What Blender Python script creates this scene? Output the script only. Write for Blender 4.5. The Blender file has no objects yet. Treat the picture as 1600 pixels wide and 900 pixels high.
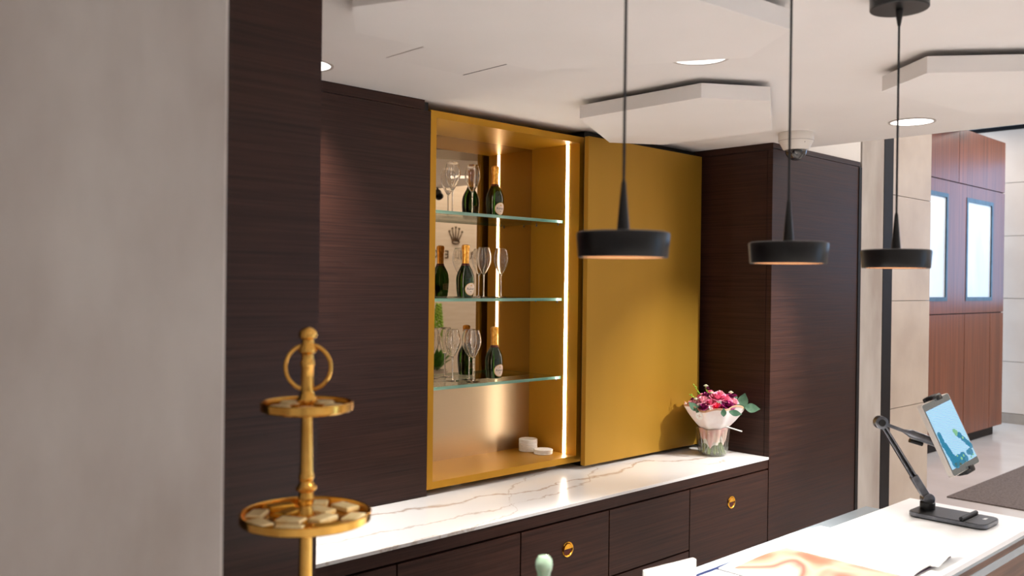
import bpy, bmesh, math, random
from mathutils import Vector, Matrix
random.seed(7)
scene = bpy.context.scene
col = scene.collection
PI = math.pi

# ------------------------------------------------------------------ camera
CAM = Vector((-2.34952, -2.99037, 1.83304))
CF = Vector((0.68816982, 0.72553584, -0.0044758)).normalized()
CR = Vector((0.72552612, -0.68808473, 0.0122983)).normalized()
CU = Vector((-0.00584313, 0.01171063, 0.99991436)).normalized()
FPX = 1390.84
cd = bpy.data.cameras.new('camera')
cd.sensor_width = 36.0
cd.lens = FPX / 1600.0 * 36.0
cd.clip_start = 0.02
cd.clip_end = 100
cd.dof.use_dof = True
cd.dof.focus_distance = 4.25
cd.dof.aperture_fstop = 3.2
cam = bpy.data.objects.new('camera', cd)
col.objects.link(cam)
cam.matrix_world = Matrix(((CR.x, CU.x, -CF.x, CAM.x), (CR.y, CU.y, -CF.y, CAM.y), (CR.z, CU.z, -CF.z, CAM.z), (0, 0, 0, 1)))
scene.camera = cam

# ------------------------------------------------------------------ world, exposure
w = bpy.data.worlds.new('daylight')
scene.world = w
w.use_nodes = True
w.node_tree.nodes['Background'].inputs[0].default_value = (0.42, 0.68, 1.0, 1)
w.node_tree.nodes['Background'].inputs[1].default_value = 6.5
vs = scene.view_settings
vs.view_transform = 'Standard'
vs.look = 'None'
vs.exposure = -0.9
vs.gamma = 1.0
vs.use_curve_mapping = False

CEIL = 2.606
HIGH = 4.1
WARM = (1.0, 0.86, 0.70)
NEUT = (1.0, 0.94, 0.88)

def area(name, loc, size, power, color, direction=(0, 0, -1), spread=PI, size_y=None):
    l = bpy.data.lights.new(name, 'AREA')
    if size_y is None:
        l.shape = 'DISK'; l.size = size
    else:
        l.shape = 'RECTANGLE'; l.size = size; l.size_y = size_y
    l.energy = power; l.color = color; l.spread = spread
    o = bpy.data.objects.new(name, l)
    o.location = loc
    o.rotation_euler = Vector(direction).to_track_quat('-Z', 'Y').to_euler()
    col.objects.link(o)
    return o

def spot(name, loc, target, power, color, angle, radius=0.03, blend=0.5):
    l = bpy.data.lights.new(name, 'SPOT')
    l.energy = power; l.color = color; l.spot_size = math.radians(angle); l.spot_blend = blend; l.shadow_soft_size = radius
    o = bpy.data.objects.new(name, l)
    o.location = loc
    o.rotation_euler = (Vector(target) - Vector(loc)).to_track_quat('-Z', 'Y').to_euler()
    col.objects.link(o)
    return o

# unseen area lights added under the lobby ceiling to brighten lobby and opposite wall
for i, (x, y) in enumerate([(4.0, -1.6), (4.0, -3.2), (6.2, -2.2), (6.4, -0.4), (8.6, -2.0), (8.8, -0.2), (10.2, 0.2), (4.4, -4.0), (5.2, -4.0), (10.4, 1.8)]):
    area('lobby_fill', (x, y, HIGH - 0.03), 0.5, 26 if i in (0, 6, 9) else 60, NEUT)
# the spotlight that throws the bouquet's shadow on the gold door
spot('spotlight_beam', (2.15, -1.95, 2.54), (1.62, -0.15, 1.05), 620, (1.0, 0.96, 0.92), 40, 0.018, 1.0)

# ------------------------------------------------------------------ materials
MATS = {}
def new_mat(name):
    m = bpy.data.materials.new(name)
    m.use_nodes = True
    nt = m.node_tree
    b = nt.nodes['Principled BSDF']
    MATS[name] = m
    return m, nt, b

def sset(b, **k):
    for n, v in k.items():
        n = n.replace('_', ' ')
        if n in b.inputs:
            b.inputs[n].default_value = v

def lin(r, g, b):
    f = lambda c: ((c / 255 + 0.055) / 1.055) ** 2.4 if c > 10 else c / 255 / 12.92
    return (f(r), f(g), f(b), 1)

def noise_mat(name, c1, c2, scale=(8, 8, 8), rough=0.5, metal=0.0, detail=4, bump=0.0, pos=(0.35, 0.65), rvar=0.0, coat=0.0, ns=1.0, **kw):
    m, nt, b = new_mat(name)
    N, L = nt.nodes, nt.links
    tc = N.new('ShaderNodeTexCoord'); mp = N.new('ShaderNodeMapping'); no = N.new('ShaderNodeTexNoise'); cr = N.new('ShaderNodeValToRGB')
    mp.inputs['Scale'].default_value = scale
    no.inputs['Scale'].default_value = ns
    no.inputs['Detail'].default_value = detail
    cr.color_ramp.elements[0].position = pos[0]; cr.color_ramp.elements[1].position = pos[1]
    cr.color_ramp.elements[0].color = c1; cr.color_ramp.elements[1].color = c2
    L.new(tc.outputs['Object'], mp.inputs['Vector']); L.new(mp.outputs[0], no.inputs['Vector']); L.new(no.outputs[0], cr.inputs[0]); L.new(cr.outputs[0], b.inputs['Base Color'])
    b.inputs['Roughness'].default_value = rough; b.inputs['Metallic'].default_value = metal
    if coat: b.inputs['Coat Weight'].default_value = coat
    if bump:
        bp = N.new('ShaderNodeBump'); bp.inputs['Strength'].default_value = bump; bp.inputs['Distance'].default_value = 0.002
        L.new(no.outputs[0], bp.inputs['Height']); L.new(bp.outputs[0], b.inputs['Normal'])
    if rvar:
        mr = N.new('ShaderNodeMapRange'); mr.inputs['To Min'].default_value = rough - rvar; mr.inputs['To Max'].default_value = rough + rvar
        L.new(no.outputs[0], mr.inputs[0]); L.new(mr.outputs[0], b.inputs['Roughness'])
    sset(b, **kw)
    return m

noise_mat('wood_dark', lin(33, 16, 12), lin(60, 35, 26), (2.5, 2.5, 130), 0.42, detail=6, bump=0.25, pos=(0.3, 0.72), rvar=0.08, Specular_IOR_Level=0.24)
noise_mat('wood_gap', lin(10, 7, 6), lin(16, 11, 10), (8, 8, 40), 0.7)
noise_mat('wood_red', lin(100, 48, 26), lin(138, 74, 42), (28, 28, 1.2), 0.34, detail=5, pos=(0.3, 0.7))
noise_mat('gold_lacquer', lin(186, 134, 28), lin(194, 142, 36), (3, 3, 0.6), 0.36, 0.55, detail=2, rvar=0.03)
noise_mat('gold_front', lin(168, 126, 38), lin(176, 133, 44), (3, 3, 0.6), 0.42, 0.55, detail=2, rvar=0.03)
noise_mat('brass', lin(220, 166, 78), lin(236, 186, 98), (30, 30, 30), 0.2, 1.0, rvar=0.05)
noise_mat('brass_bright', lin(235, 170, 50), lin(250, 195, 80), (30, 30, 30), 0.16, 1.0)
noise_mat('concrete', lin(158, 147, 139), lin(190, 184, 178), (4.5, 4.5, 1.8), 0.75, detail=9, pos=(0.30, 0.70), bump=0.1)
noise_mat('ceiling_paint', lin(238, 234, 231), lin(242, 238, 235), (2, 2, 2), 0.8)
noise_mat('panel_white', lin(240, 236, 232), lin(244, 240, 237), (2, 2, 2), 0.75)
noise_mat('wall_white', lin(222, 218, 214), lin(228, 224, 220), (2, 2, 2), 0.75)
noise_mat('stone_beige', lin(178, 163, 150), lin(196, 183, 170), (2.5, 2.5, 2.5), 0.45, detail=6)
noise_mat('wall_beige', lin(206, 186, 170), lin(216, 198, 182), (1.5, 1.5, 1.5), 0.55)
noise_mat('feature_cream', lin(226, 214, 198), lin(236, 226, 212), (3, 3, 40), 0.6)
noise_mat('floor_white', lin(212, 206, 202), lin(226, 221, 218), (1.2, 1.2, 1.2), 0.16, detail=5)
noise_mat('rug', lin(96, 86, 82), lin(122, 110, 104), (60, 60, 60), 0.95, bump=0.5)
noise_mat('black_trim', lin(20, 16, 16), lin(26, 21, 20), (10, 10, 10), 0.55, Specular_IOR_Level=0.2)
noise_mat('black_satin', lin(13, 13, 14), lin(17, 17, 19), (20, 20, 20), 0.36, Specular_IOR_Level=0.4)
noise_mat('black_rubber', lin(20, 22, 26), lin(28, 30, 34), (60, 60, 60), 0.6)
noise_mat('gunmetal', lin(96, 98, 104), lin(116, 118, 124), (40, 40, 40), 0.3, 0.85)
noise_mat('white_plastic', lin(228, 222, 214), lin(234, 229, 222), (8, 8, 8), 0.4)
noise_mat('white_desk', lin(236, 236, 236), lin(240, 240, 240), (5, 5, 5), 0.3)
noise_mat('grey_desk', lin(140, 150, 157), lin(148, 158, 165), (5, 5, 5), 0.2)
noise_mat('coaster_white', lin(232, 226, 220), lin(240, 236, 232), (40, 40, 40), 0.6)
noise_mat('paper_wrap', lin(238, 222, 218), lin(248, 238, 234), (14, 14, 14), 0.6, Subsurface_Weight=0.15)
noise_mat('paper_pink', lin(236, 176, 178), lin(246, 216, 210), (18, 18, 8), 0.6, pos=(0.4, 0.6))
noise_mat('wood_desk', lin(84, 58, 44), lin(112, 82, 64), (3, 3, 60), 0.45)
noise_mat('wrap_trim', lin(196, 146, 116), lin(214, 166, 134), (30, 30, 30), 0.5)
noise_mat('cover_purple', lin(50, 22, 48), lin(70, 34, 66), (12, 12, 12), 0.4)
noise_mat('page_white', lin(244, 244, 242), lin(248, 248, 246), (6, 6, 6), 0.45)
noise_mat('blue_cover', lin(6, 24, 62), lin(10, 32, 76), (20, 20, 20), 0.35)
noise_mat('candy', lin(222, 198, 140), lin(246, 230, 184), (45, 45, 45), 0.35, 0.2)
noise_mat('candy_gold', lin(216, 156, 44), lin(240, 184, 70), (60, 60, 60), 0.25, 0.7)
noise_mat('foil', lin(222, 150, 56), lin(248, 190, 96), (70, 70, 70), 0.3, 0.85, bump=0.4)
noise_mat('foil_dark', lin(72, 30, 26), lin(90, 40, 32), (50, 50, 50), 0.4, 0.4)
noise_mat('label_cream', lin(226, 202, 186), lin(234, 212, 196), (50, 50, 50), 0.55)
noise_mat('label_rim', lin(206, 160, 84), lin(226, 182, 104), (50, 50, 50), 0.3, 0.7)
noise_mat('ink', lin(44, 32, 40), lin(58, 42, 50), (50, 50, 50), 0.6)
noise_mat('back_label', lin(150, 146, 116), lin(172, 166, 134), (50, 50, 50), 0.55)
noise_mat('emblem_bronze', lin(58, 38, 16), lin(96, 68, 32), (20, 20, 20), 0.35, 0.5)
noise_mat('leaf_green', lin(44, 104, 30), lin(104, 170, 52), (14, 14, 14), 0.5)
noise_mat('leaf_lime', lin(120, 180, 40), lin(176, 214, 84), (30, 30, 30), 0.5)
noise_mat('eucalyptus', lin(74, 118, 92), lin(112, 152, 122), (25, 25, 25), 0.55)
noise_mat('stem_green', lin(74, 100, 34), lin(140, 160, 66), (30, 30, 6), 0.5)
noise_mat('petal_pink', lin(226, 92, 142), lin(250, 168, 192), (50, 50, 50), 0.6)
noise_mat('petal_pale', lin(240, 160, 184), lin(252, 206, 214), (50, 50, 50), 0.6)
noise_mat('petal_purple', lin(110, 14, 78), lin(168, 36, 116), (50, 50, 50), 0.6)
noise_mat('petal_red', lin(222, 26, 70), lin(250, 60, 96), (50, 50, 50), 0.6)
noise_mat('petal_white', lin(228, 230, 206), lin(246, 244, 230), (50, 50, 50), 0.6)
noise_mat('pebble', lin(96, 104, 84), lin(140, 146, 120), (60, 60, 60), 0.6)
noise_mat('dark_frame', lin(36, 60, 78), lin(52, 80, 98), (10, 10, 10), 0.35)
noise_mat('frosted', lin(220, 228, 236), lin(240, 246, 250), (3, 3, 0.8), 0.18)
noise_mat('skirting', lin(150, 134, 120), lin(164, 148, 132), (6, 6, 6), 0.5)
noise_mat('light_trim', lin(190, 182, 176), lin(200, 192, 186), (10, 10, 10), 0.5)
noise_mat('planter_grey', lin(178, 170, 160), lin(196, 188, 178), (10, 10, 10), 0.6)

def metal_panel(name, color, rough, brushed=False):
    m, nt, b = new_mat(name)
    N, L = nt.nodes, nt.links
    sset(b, Metallic=1.0, Roughness=rough)
    tc = N.new('ShaderNodeTexCoord'); mp = N.new('ShaderNodeMapping'); no = N.new('ShaderNodeTexNoise'); cr = N.new('ShaderNodeValToRGB')
    mp.inputs['Scale'].default_value = (3, 3, 120) if brushed else (1, 1, 1)
    cr.color_ramp.elements[0].color = tuple(c * 0.95 for c in color[:3]) + (1,); cr.color_ramp.elements[1].color = color
    L.new(tc.outputs['Object'], mp.inputs['Vector']); L.new(mp.outputs[0], no.inputs['Vector']); L.new(no.outputs[0], cr.inputs[0]); L.new(cr.outputs[0], b.inputs['Base Color'])
metal_panel('bronze_mirror', (0.46, 0.37, 0.27, 1), 0.02)
metal_panel('bronze_brushed', (0.56, 0.43, 0.29, 1), 0.33, True)

def emit(name, color, strength, scale=4):
    m, nt, b = new_mat(name)
    N, L = nt.nodes, nt.links
    no = N.new('ShaderNodeTexNoise'); no.inputs['Scale'].default_value = scale
    cr = N.new('ShaderNodeValToRGB')
    cr.color_ramp.elements[0].color = tuple(c * 0.97 for c in color) + (1,); cr.color_ramp.elements[1].color = tuple(color) + (1,)
    L.new(no.outputs[0], cr.inputs[0]); L.new(cr.outputs[0], b.inputs['Emission Color'])
    b.inputs['Emission Strength'].default_value = strength
    b.inputs['Base Color'].default_value = (0.8, 0.8, 0.8, 1)
emit('led', (1.0, 0.90, 0.76), 45)
emit('downlight_glow', (1.0, 0.96, 0.92), 5)
emit('pendant_glow', (1.0, 0.42, 0.14), 1.7); MATS['pendant_glow'].node_tree.nodes['Principled BSDF'].inputs['Base Color'].default_value = (0.3, 0.12, 0.05, 1)
emit('lobby_glow', (1.0, 0.95, 0.9), 6)

def thin_glass(name, tint, base=0.04, edge=0.9, rough=0.02, facing_tint=None):
    """thin-walled clear glass: fresnel mix of transparent and glossy"""
    m, nt, b = new_mat(name)
    N, L = nt.nodes, nt.links
    N.remove(b)
    out = N['Material Output']
    tr = N.new('ShaderNodeBsdfTransparent'); gl = N.new('ShaderNodeBsdfGlossy'); mx = N.new('ShaderNodeMixShader'); lw = N.new('ShaderNodeLayerWeight')
    gl.inputs['Roughness'].default_value = rough
    lw.inputs['Blend'].default_value = 0.5
    mr = N.new('ShaderNodeMapRange'); mr.inputs['To Min'].default_value = base; mr.inputs['To Max'].default_value = edge
    pw = N.new('ShaderNodeMath'); pw.operation = 'POWER'; pw.inputs[1].default_value = 3.5
    L.new(lw.outputs['Facing'], pw.inputs[0]); L.new(pw.outputs[0], mr.inputs[0]); L.new(mr.outputs[0], mx.inputs[0])
    cr = N.new('ShaderNodeValToRGB'); no = N.new('ShaderNodeTexNoise'); no.inputs['Scale'].default_value = 3
    cr.color_ramp.elements[0].color = tuple(c * 0.99 for c in tint) + (1,); cr.color_ramp.elements[1].color = tuple(tint) + (1,)
    L.new(no.outputs[0], cr.inputs[0]); L.new(cr.outputs[0], tr.inputs[0])
    L.new(tr.outputs[0], mx.inputs[1]); L.new(gl.outputs[0], mx.inputs[2]); L.new(mx.outputs[0], out.inputs[0])
noise_mat('goblet_glass', (0.97, 0.97, 0.97, 1), (1, 1, 1, 1), (4, 4, 4), 0.0, Transmission_Weight=1.0, IOR=1.45)
thin_glass('shelf_glass', (0.93, 0.97, 0.95), 0.05, 0.6)
thin_glass('pane_glass', (0.95, 0.97, 1.0), 0.05, 0.5)
thin_glass('dome_glass', (0.35, 0.35, 0.37), 0.10, 0.8)
thin_glass('vase_glass', (0.94, 0.95, 0.92), 0.10, 0.85, 0.05)
noise_mat('shelf_edge', lin(126, 186, 170), lin(170, 218, 206), (4, 60, 60), 0.15, Transmission_Weight=0.5, IOR=1.5)
noise_mat('water', lin(210, 220, 200), lin(224, 232, 214), (8, 8, 8), 0.02, Transmission_Weight=1.0, IOR=1.1)
noise_mat('bottle_green', (0.006, 0.030, 0.002, 1), (0.012, 0.050, 0.003, 1), (6, 6, 6), 0.05, Transmission_Weight=0.97, IOR=1.5)
noise_mat('green_glass', lin(150, 186, 160), lin(190, 214, 190), (20, 20, 20), 0.12, Transmission_Weight=0.5, IOR=1.4)

def marble():
    """white slab with a few long brown veins (object x along the counter, y across)"""
    m, nt, b = new_mat('marble')
    N, L = nt.nodes, nt.links
    tc = N.new('ShaderNodeTexCoord'); sep = N.new('ShaderNodeSeparateXYZ')
    wn = N.new('ShaderNodeTexNoise'); wn.inputs['Scale'].default_value = 5.5; wn.inputs['Detail'].default_value = 6; wn.inputs['Roughness'].default_value = 0.62
    L.new(tc.outputs['Object'], wn.inputs['Vector'])
    w2 = N.new('ShaderNodeVectorMath'); w2.operation = 'SUBTRACT'; w2.inputs[1].default_value = (0.5, 0.5, 0.5)
    w3 = N.new('ShaderNodeVectorMath'); w3.operation = 'SCALE'; w3.inputs['Scale'].default_value = 0.16
    w4 = N.new('ShaderNodeVectorMath'); w4.operation = 'ADD'
    L.new(wn.outputs['Color'], w2.inputs[0]); L.new(w2.outputs[0], w3.inputs[0]); L.new(tc.outputs['Object'], w4.inputs[0]); L.new(w3.outputs[0], w4.inputs[1]); L.new(w4.outputs[0], sep.inputs[0])
    wd = N.new('ShaderNodeTexNoise'); wd.inputs['Scale'].default_value = 4.0; L.new(tc.outputs['Object'], wd.inputs['Vector'])
    def math_(op, a, b2=None, clamp=False):
        n = N.new('ShaderNodeMath'); n.operation = op; n.use_clamp = clamp
        for i, v in enumerate((a, b2)):
            if v is None: continue
            if isinstance(v, (int, float)): n.inputs[i].default_value = v
            else: L.new(v, n.inputs[i])
        return n.outputs[0]
    prev = None
    X0, X1 = -1.4, 2.0
    veins = [([(-1.4, .05), (-.29, -.10), (-.05, -.165), (.20, -.16), (.40, -.225), (.61, -.19), (.92, -.22), (1.17, -.16), (1.30, -.13), (1.42, -.23), (2.0, -.30)], 0.020, 0.8),
             ([(-1.4, -.5), (-.14, -.47), (.10, -.43), (.23, -.27), (.41, -.11), (.69, .0), (1.0, .02), (2.0, .2)], 0.008, 0.55),
             ([(-1.4, -.2), (.6, -.3), (.98, -.08), (1.11, .0), (1.2, -.1), (1.41, -.2), (1.6, -.42), (1.75, -.26), (2.0, -.1)], 0.009, 0.6)]
    for pts, wdt, op in veins:
        t = math_('DIVIDE', math_('SUBTRACT', sep.outputs['X'], X0 - 0.55), X1 - X0)
        fc = N.new('ShaderNodeFloatCurve'); cm = fc.mapping; cv = cm.curves[0]
        P = [((x - X0) / (X1 - X0), y + 0.6) for x, y in pts]
        while len(cv.points) < len(P): cv.points.new(0.5, 0.5)
        for q, (px, py) in zip(cv.points, P): q.location = (px, py); q.handle_type = 'AUTO'
        cm.update()
        L.new(t, fc.inputs['Value'])
        d = math_('ABSOLUTE', math_('SUBTRACT', math_('ADD', sep.outputs['Y'], -0.2 + 0.6), fc.outputs[0]))
        wv = math_('MULTIPLY', math_('SUBTRACT', wd.outputs[0], 0.30, True), wdt * 4)
        f = math_('SUBTRACT', 1.0, math_('DIVIDE', d, math_('ADD', wv, 0.0015)), True)
        f = math_('MULTIPLY', math_('POWER', f, 1.3), op)
        mx = N.new('ShaderNodeMix'); mx.data_type = 'RGBA'; L.new(f, mx.inputs['Factor']); mx.inputs['B'].default_value = lin(168, 142, 120)
        if prev is None: mx.inputs['A'].default_value = lin(232, 230, 229)
        else: L.new(prev, mx.inputs['A'])
        prev = mx.outputs['Result']
    L.new(prev, b.inputs['Base Color'])
    sset(b, Roughness=0.2)
marble()

def print_page():
    """a magazine photograph: warm orange shapes on pale peach"""
    m, nt, b = new_mat('page_print')
    N, L = nt.nodes, nt.links
    tc = N.new('ShaderNodeTexCoord'); mp = N.new('ShaderNodeMapping'); mp.inputs['Scale'].default_value = (2.6, 3.6, 1)
    no = N.new('ShaderNodeTexNoise'); no.inputs['Scale'].default_value = 1.0; no.inputs['Detail'].default_value = 1.5; no.inputs['Distortion'].default_value = 0.9
    cr = N.new('ShaderNodeValToRGB'); e = cr.color_ramp.elements
    e[0].position = 0.30; e[0].color = lin(166, 56, 42)
    e[1].position = 0.74; e[1].color = lin(214, 184, 174)
    for p, c in ((0.42, lin(186, 86, 68)), (0.50, lin(200, 132, 114)), (0.56, lin(176, 72, 62)), (0.64, lin(206, 152, 138))):
        k = e.new(p); k.color = c
    L.new(tc.outputs['Object'], mp.inputs[0]); L.new(mp.outputs[0], no.inputs['Vector']); L.new(no.outputs[0], cr.inputs[0]); L.new(cr.outputs[0], b.inputs['Base Color'])
    sset(b, Roughness=0.35)
print_page()

def screen_mat():
    m, nt, b = new_mat('tablet_screen')
    N, L = nt.nodes, nt.links
    tc = N.new('ShaderNodeTexCoord'); wv = N.new('ShaderNodeTexWave'); wv.inputs['Scale'].default_value = 60; wv.inputs['Distortion'].default_value = 3; wv.bands_direction = 'Z'
    cr = N.new('ShaderNodeValToRGB'); cr.color_ramp.elements[0].color = lin(112, 168, 206); cr.color_ramp.elements[1].color = lin(164, 208, 230)
    L.new(tc.outputs['Object'], wv.inputs['Vector']); L.new(wv.outputs[0], cr.inputs[0]); L.new(cr.outputs[0], b.inputs['Emission Color']); L.new(cr.outputs[0], b.inputs['Base Color'])
    sset(b, Roughness=0.15); b.inputs['Emission Strength'].default_value = 1.1
screen_mat()
def screen_flat(name, c):
    m, nt, b = new_mat(name)
    N, L = nt.nodes, nt.links
    no = N.new('ShaderNodeTexNoise'); no.inputs['Scale'].default_value = 40; cr = N.new('ShaderNodeValToRGB')
    cr.color_ramp.elements[0].color = tuple(v * 0.6 for v in c[:3]) + (1,); cr.color_ramp.elements[1].color = c
    L.new(no.outputs[0], cr.inputs[0]); L.new(cr.outputs[0], b.inputs['Emission Color']); b.inputs['Emission Strength'].default_value = 1.3
    b.inputs['Base Color'].default_value = (0.02, 0.02, 0.02, 1); b.inputs['Roughness'].default_value = 0.15
screen_flat('screen_teal', lin(24, 160, 206))
screen_flat('screen_green', lin(150, 236, 180))
screen_flat('screen_dark', lin(60, 96, 34))
screen_flat('screen_grey', lin(120, 124, 122))

# ------------------------------------------------------------------ builders
WL = {}
def thing(name, label, cat, loc=(0, 0, 0), group=None):
    o = bpy.data.objects.new(name, None)
    o.empty_display_size = 0.1
    o.location = loc
    col.objects.link(o)
    o['label'] = label; o['category'] = cat
    if group: o['group'] = group
    WL[o] = Vector(loc)
    return o

def tag(o, label, cat, group=None):
    o['label'] = label; o['category'] = cat
    if group: o['group'] = group
    return o

def part(name, bm, mat, parent=None, smooth=False, loc=None):
    """bm holds world coordinates"""
    base = WL[parent] if parent is not None else (Vector(loc) if loc is not None else Vector((0, 0, 0)))
    if base.length > 0:
        bmesh.ops.translate(bm, vec=-base, verts=bm.verts)
    bmesh.ops.recalc_face_normals(bm, faces=bm.faces)
    me = bpy.data.meshes.new(name)
    bm.to_mesh(me); bm.free()
    if smooth:
        for p in me.polygons: p.use_smooth = True
        try: me.set_sharp_from_angle(angle=math.radians(38))
        except Exception: pass
    me.materials.append(MATS[mat])
    o = bpy.data.objects.new(name, me)
    col.objects.link(o)
    if parent is not None:
        o.parent = parent
    else:
        o.location = base
    WL[o] = base.copy()
    return o

def struct(name, bm, mat, **k):
    o = part(name, bm, mat, **k)
    if o.parent is None: o['kind'] = 'structure'
    return o

def copy_tree(o, loc=None, parent=None):
    c = o.copy()
    col.objects.link(c)
    if parent is not None: c.parent = parent
    if loc is not None: c.location = loc
    for ch in list(o.children):
        copy_tree(ch, None, c)
    return c

def B(): return bmesh.new()

def box(bm, x0, x1, y0, y1, z0, z1, bevel=0.0, mat=None):
    vs_ = [bm.verts.new(p) for p in ((x0, y0, z0), (x1, y0, z0), (x1, y1, z0), (x0, y1, z0), (x0, y0, z1), (x1, y0, z1), (x1, y1, z1), (x0, y1, z1))]
    fs = [bm.faces.new([vs_[i] for i in f]) for f in ((3, 2, 1, 0), (4, 5, 6, 7), (0, 1, 5, 4), (1, 2, 6, 5), (2, 3, 7, 6), (3, 0, 4, 7))]
    if bevel:
        es = list({e for f in fs for e in f.edges})
        r = bmesh.ops.bevel(bm, geom=es, offset=bevel, segments=2, affect='EDGES', profile=0.5)
        vs_ = list({v for v in r['verts']} | {v for v in vs_ if v.is_valid})
    if mat is not None:
        bmesh.ops.transform(bm, matrix=mat, verts=[v for v in vs_ if v.is_valid])
    return bm

def bx(*a, **k): return box(B(), *a, **k)

def lathe(bm, prof, seg=32, c=(0, 0, 0), rib=None, mat=None, cap=True):
    rings = []
    allv = []
    for r, z in prof:
        if r < 1e-5:
            v = bm.verts.new((c[0], c[1], c[2] + z)); rings.append([v]); allv.append(v)
        else:
            ring = []
            for i in range(seg):
                a = 2 * PI * i / seg
                rr = r * (1 + (rib[1] * math.cos(a * rib[0]) if rib else 0))
                v = bm.verts.new((c[0] + rr * math.cos(a), c[1] + rr * math.sin(a), c[2] + z)); ring.append(v); allv.append(v)
            rings.append(ring)
    for A, Bq in zip(rings[:-1], rings[1:]):
        if len(A) == 1 and len(Bq) == 1: continue
        for i in range(seg):
            j = (i + 1) % seg
            if len(A) == 1: bm.faces.new((A[0], Bq[j], Bq[i]))
            elif len(Bq) == 1: bm.faces.new((A[i], A[j], Bq[0]))
            else: bm.faces.new((A[i], A[j], Bq[j], Bq[i]))
    if cap:
        if len(rings[0]) > 1: bm.faces.new(list(reversed(rings[0])))
        if len(rings[-1]) > 1: bm.faces.new(rings[-1])
    if mat is not None: bmesh.ops.transform(bm, matrix=mat, verts=allv)
    return bm

def prism(bm, pts, z0, z1):
    lo = [bm.verts.new((x, y, z0)) for x, y in pts]; hi = [bm.verts.new((x, y, z1)) for x, y in pts]
    n = len(pts)
    bm.faces.new(list(reversed(lo))); bm.faces.new(hi)
    for i in range(n): bm.faces.new((lo[i], lo[(i + 1) % n], hi[(i + 1) % n], hi[i]))
    return bm

def tube(bm, pts, rad, seg=10, closed=False, cap=True):
    pts = [Vector(p) for p in pts]
    n = len(pts)
    rings = []
    up = None
    for i, p in enumerate(pts):
        if closed: t = pts[(i + 1) % n] - pts[i - 1]
        else: t = pts[min(i + 1, n - 1)] - pts[max(i - 1, 0)]
        t.normalize()
        if up is None:
            up = t.orthogonal().normalized()
        up = (up - t * up.dot(t)).normalized()
        s = t.cross(up)
        r = rad[i] if isinstance(rad, (list, tuple)) else rad
        rings.append([bm.verts.new(p + (up * math.cos(2 * PI * k / seg) + s * math.sin(2 * PI * k / seg)) * r) for k in range(seg)])
    m = n if closed else n - 1
    for i in range(m):
        A, Bq = rings[i], rings[(i + 1) % n]
        for k in range(seg):
            bm.faces.new((A[k], A[(k + 1) % seg], Bq[(k + 1) % seg], Bq[k]))
    if cap and not closed:
        bm.faces.new(list(reversed(rings[0]))); bm.faces.new(rings[-1])
    return bm

def basis(loc, X, Y, Z):
    return Matrix(((X[0], Y[0], Z[0], loc[0]), (X[1], Y[1], Z[1], loc[1]), (X[2], Y[2], Z[2], loc[2]), (0, 0, 0, 1)))

def text_mesh(s, size, depth=0.0):
    cu = bpy.data.curves.new('lettering', 'FONT')
    cu.body = s; cu.size = size; cu.extrude = depth; cu.align_x = 'CENTER'
    o = bpy.data.objects.new('lettering', cu)
    col.objects.link(o)
    dg = bpy.context.evaluated_depsgraph_get()
    me = bpy.data.meshes.new_from_object(o.evaluated_get(dg))
    bm = B(); bm.from_mesh(me)
    bpy.data.objects.remove(o); bpy.data.meshes.remove(me); bpy.data.curves.remove(cu)
    return bm

# ------------------------------------------------------------------ the setting
struct('floor', bx(-5, 11.2, -5.6, 3.2, -0.1, 0.0), 'floor_white')
struct('ceiling', bx(-5, 2.215, -5.6, 0.42, CEIL, CEIL + 0.1), 'ceiling_paint')
struct('ceiling_lobby', bx(2.115, 11.2, -5.6, 3.2, HIGH, HIGH + 0.1), 'ceiling_paint')
struct('wall_bulkhead', bx(2.115, 2.215, -5.6, -0.486, CEIL + 0.1, HIGH), 'wall_white')
struct('wall_above_cabinet', bx(2.115, 2.968, -0.485, 0.42, CEIL + 0.002, HIGH), 'wall_white')
struct('wall_back', bx(-5, 2.968, 0.42, 0.52, 0, CEIL + 0.1), 'wood_gap')
struct('wall_left', bx(-5.1, -5, -5.6, 0.52, 0, CEIL + 0.1), 'wall_white')
struct('wall_front', bx(-5, 2.115, -5.7, -5.6, 0, HIGH), 'wall_white')
struct('wall_rear_lobby', bx(10.07, 11.2, 3.2, 3.3, 0, HIGH), 'wall_beige')

# panelled wood lining left of the niche
wl = struct('wall_wood_lining', bx(-1.20, -0.006, 0.012, 0.41, 0.926, 2.60), 'wood_gap')
part('panel', bx(-1.20, -0.002, -0.002, 0.0115, 0.9265, 2.562), 'wood_dark', wl)
part('top_rail', bx(-1.20, -0.036, -0.002, 0.0115, 2.5645, 2.6055), 'wood_dark', wl)
# lining behind the sliding door
wr = struct('wall_door_lining', bx(0.975, 1.924, 0.0, 0.41, 0.926, 2.60), 'wood_gap')

# concrete wall close to the viewer, at the left
bm = B(); prism(bm, [(-3.6, -1.6), (-1.686, -1.6), (-1.678, -1.592), (-1.678, -1.36), (-3.6, -1.36)], 0.0, CEIL - 0.001)
struct('wall_concrete', bm, 'concrete')

# pier beside the tall cabinet
pier = struct('wall_pier', bx(2.972, 4.026, -0.470, 0.95, 0, HIGH), 'wood_gap')
part('concrete_facing', bx(2.972, 3.276, -0.494, -0.471, 0.0, HIGH - 0.001), 'concrete', pier)
part('black_strip', bx(3.280, 3.414, -0.496, -0.471, 0.0, HIGH - 0.001), 'black_trim', pier)
zs = [0.0, 0.355, 1.050, 1.754, 2.443, 3.13, HIGH - 0.001]
for a, b_ in zip(zs[:-1], zs[1:]):
    part('stone_slab', bx(3.418, 4.026, -0.494, -0.471, a + 0.002, b_ - 0.002), 'stone_beige', pier)

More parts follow.
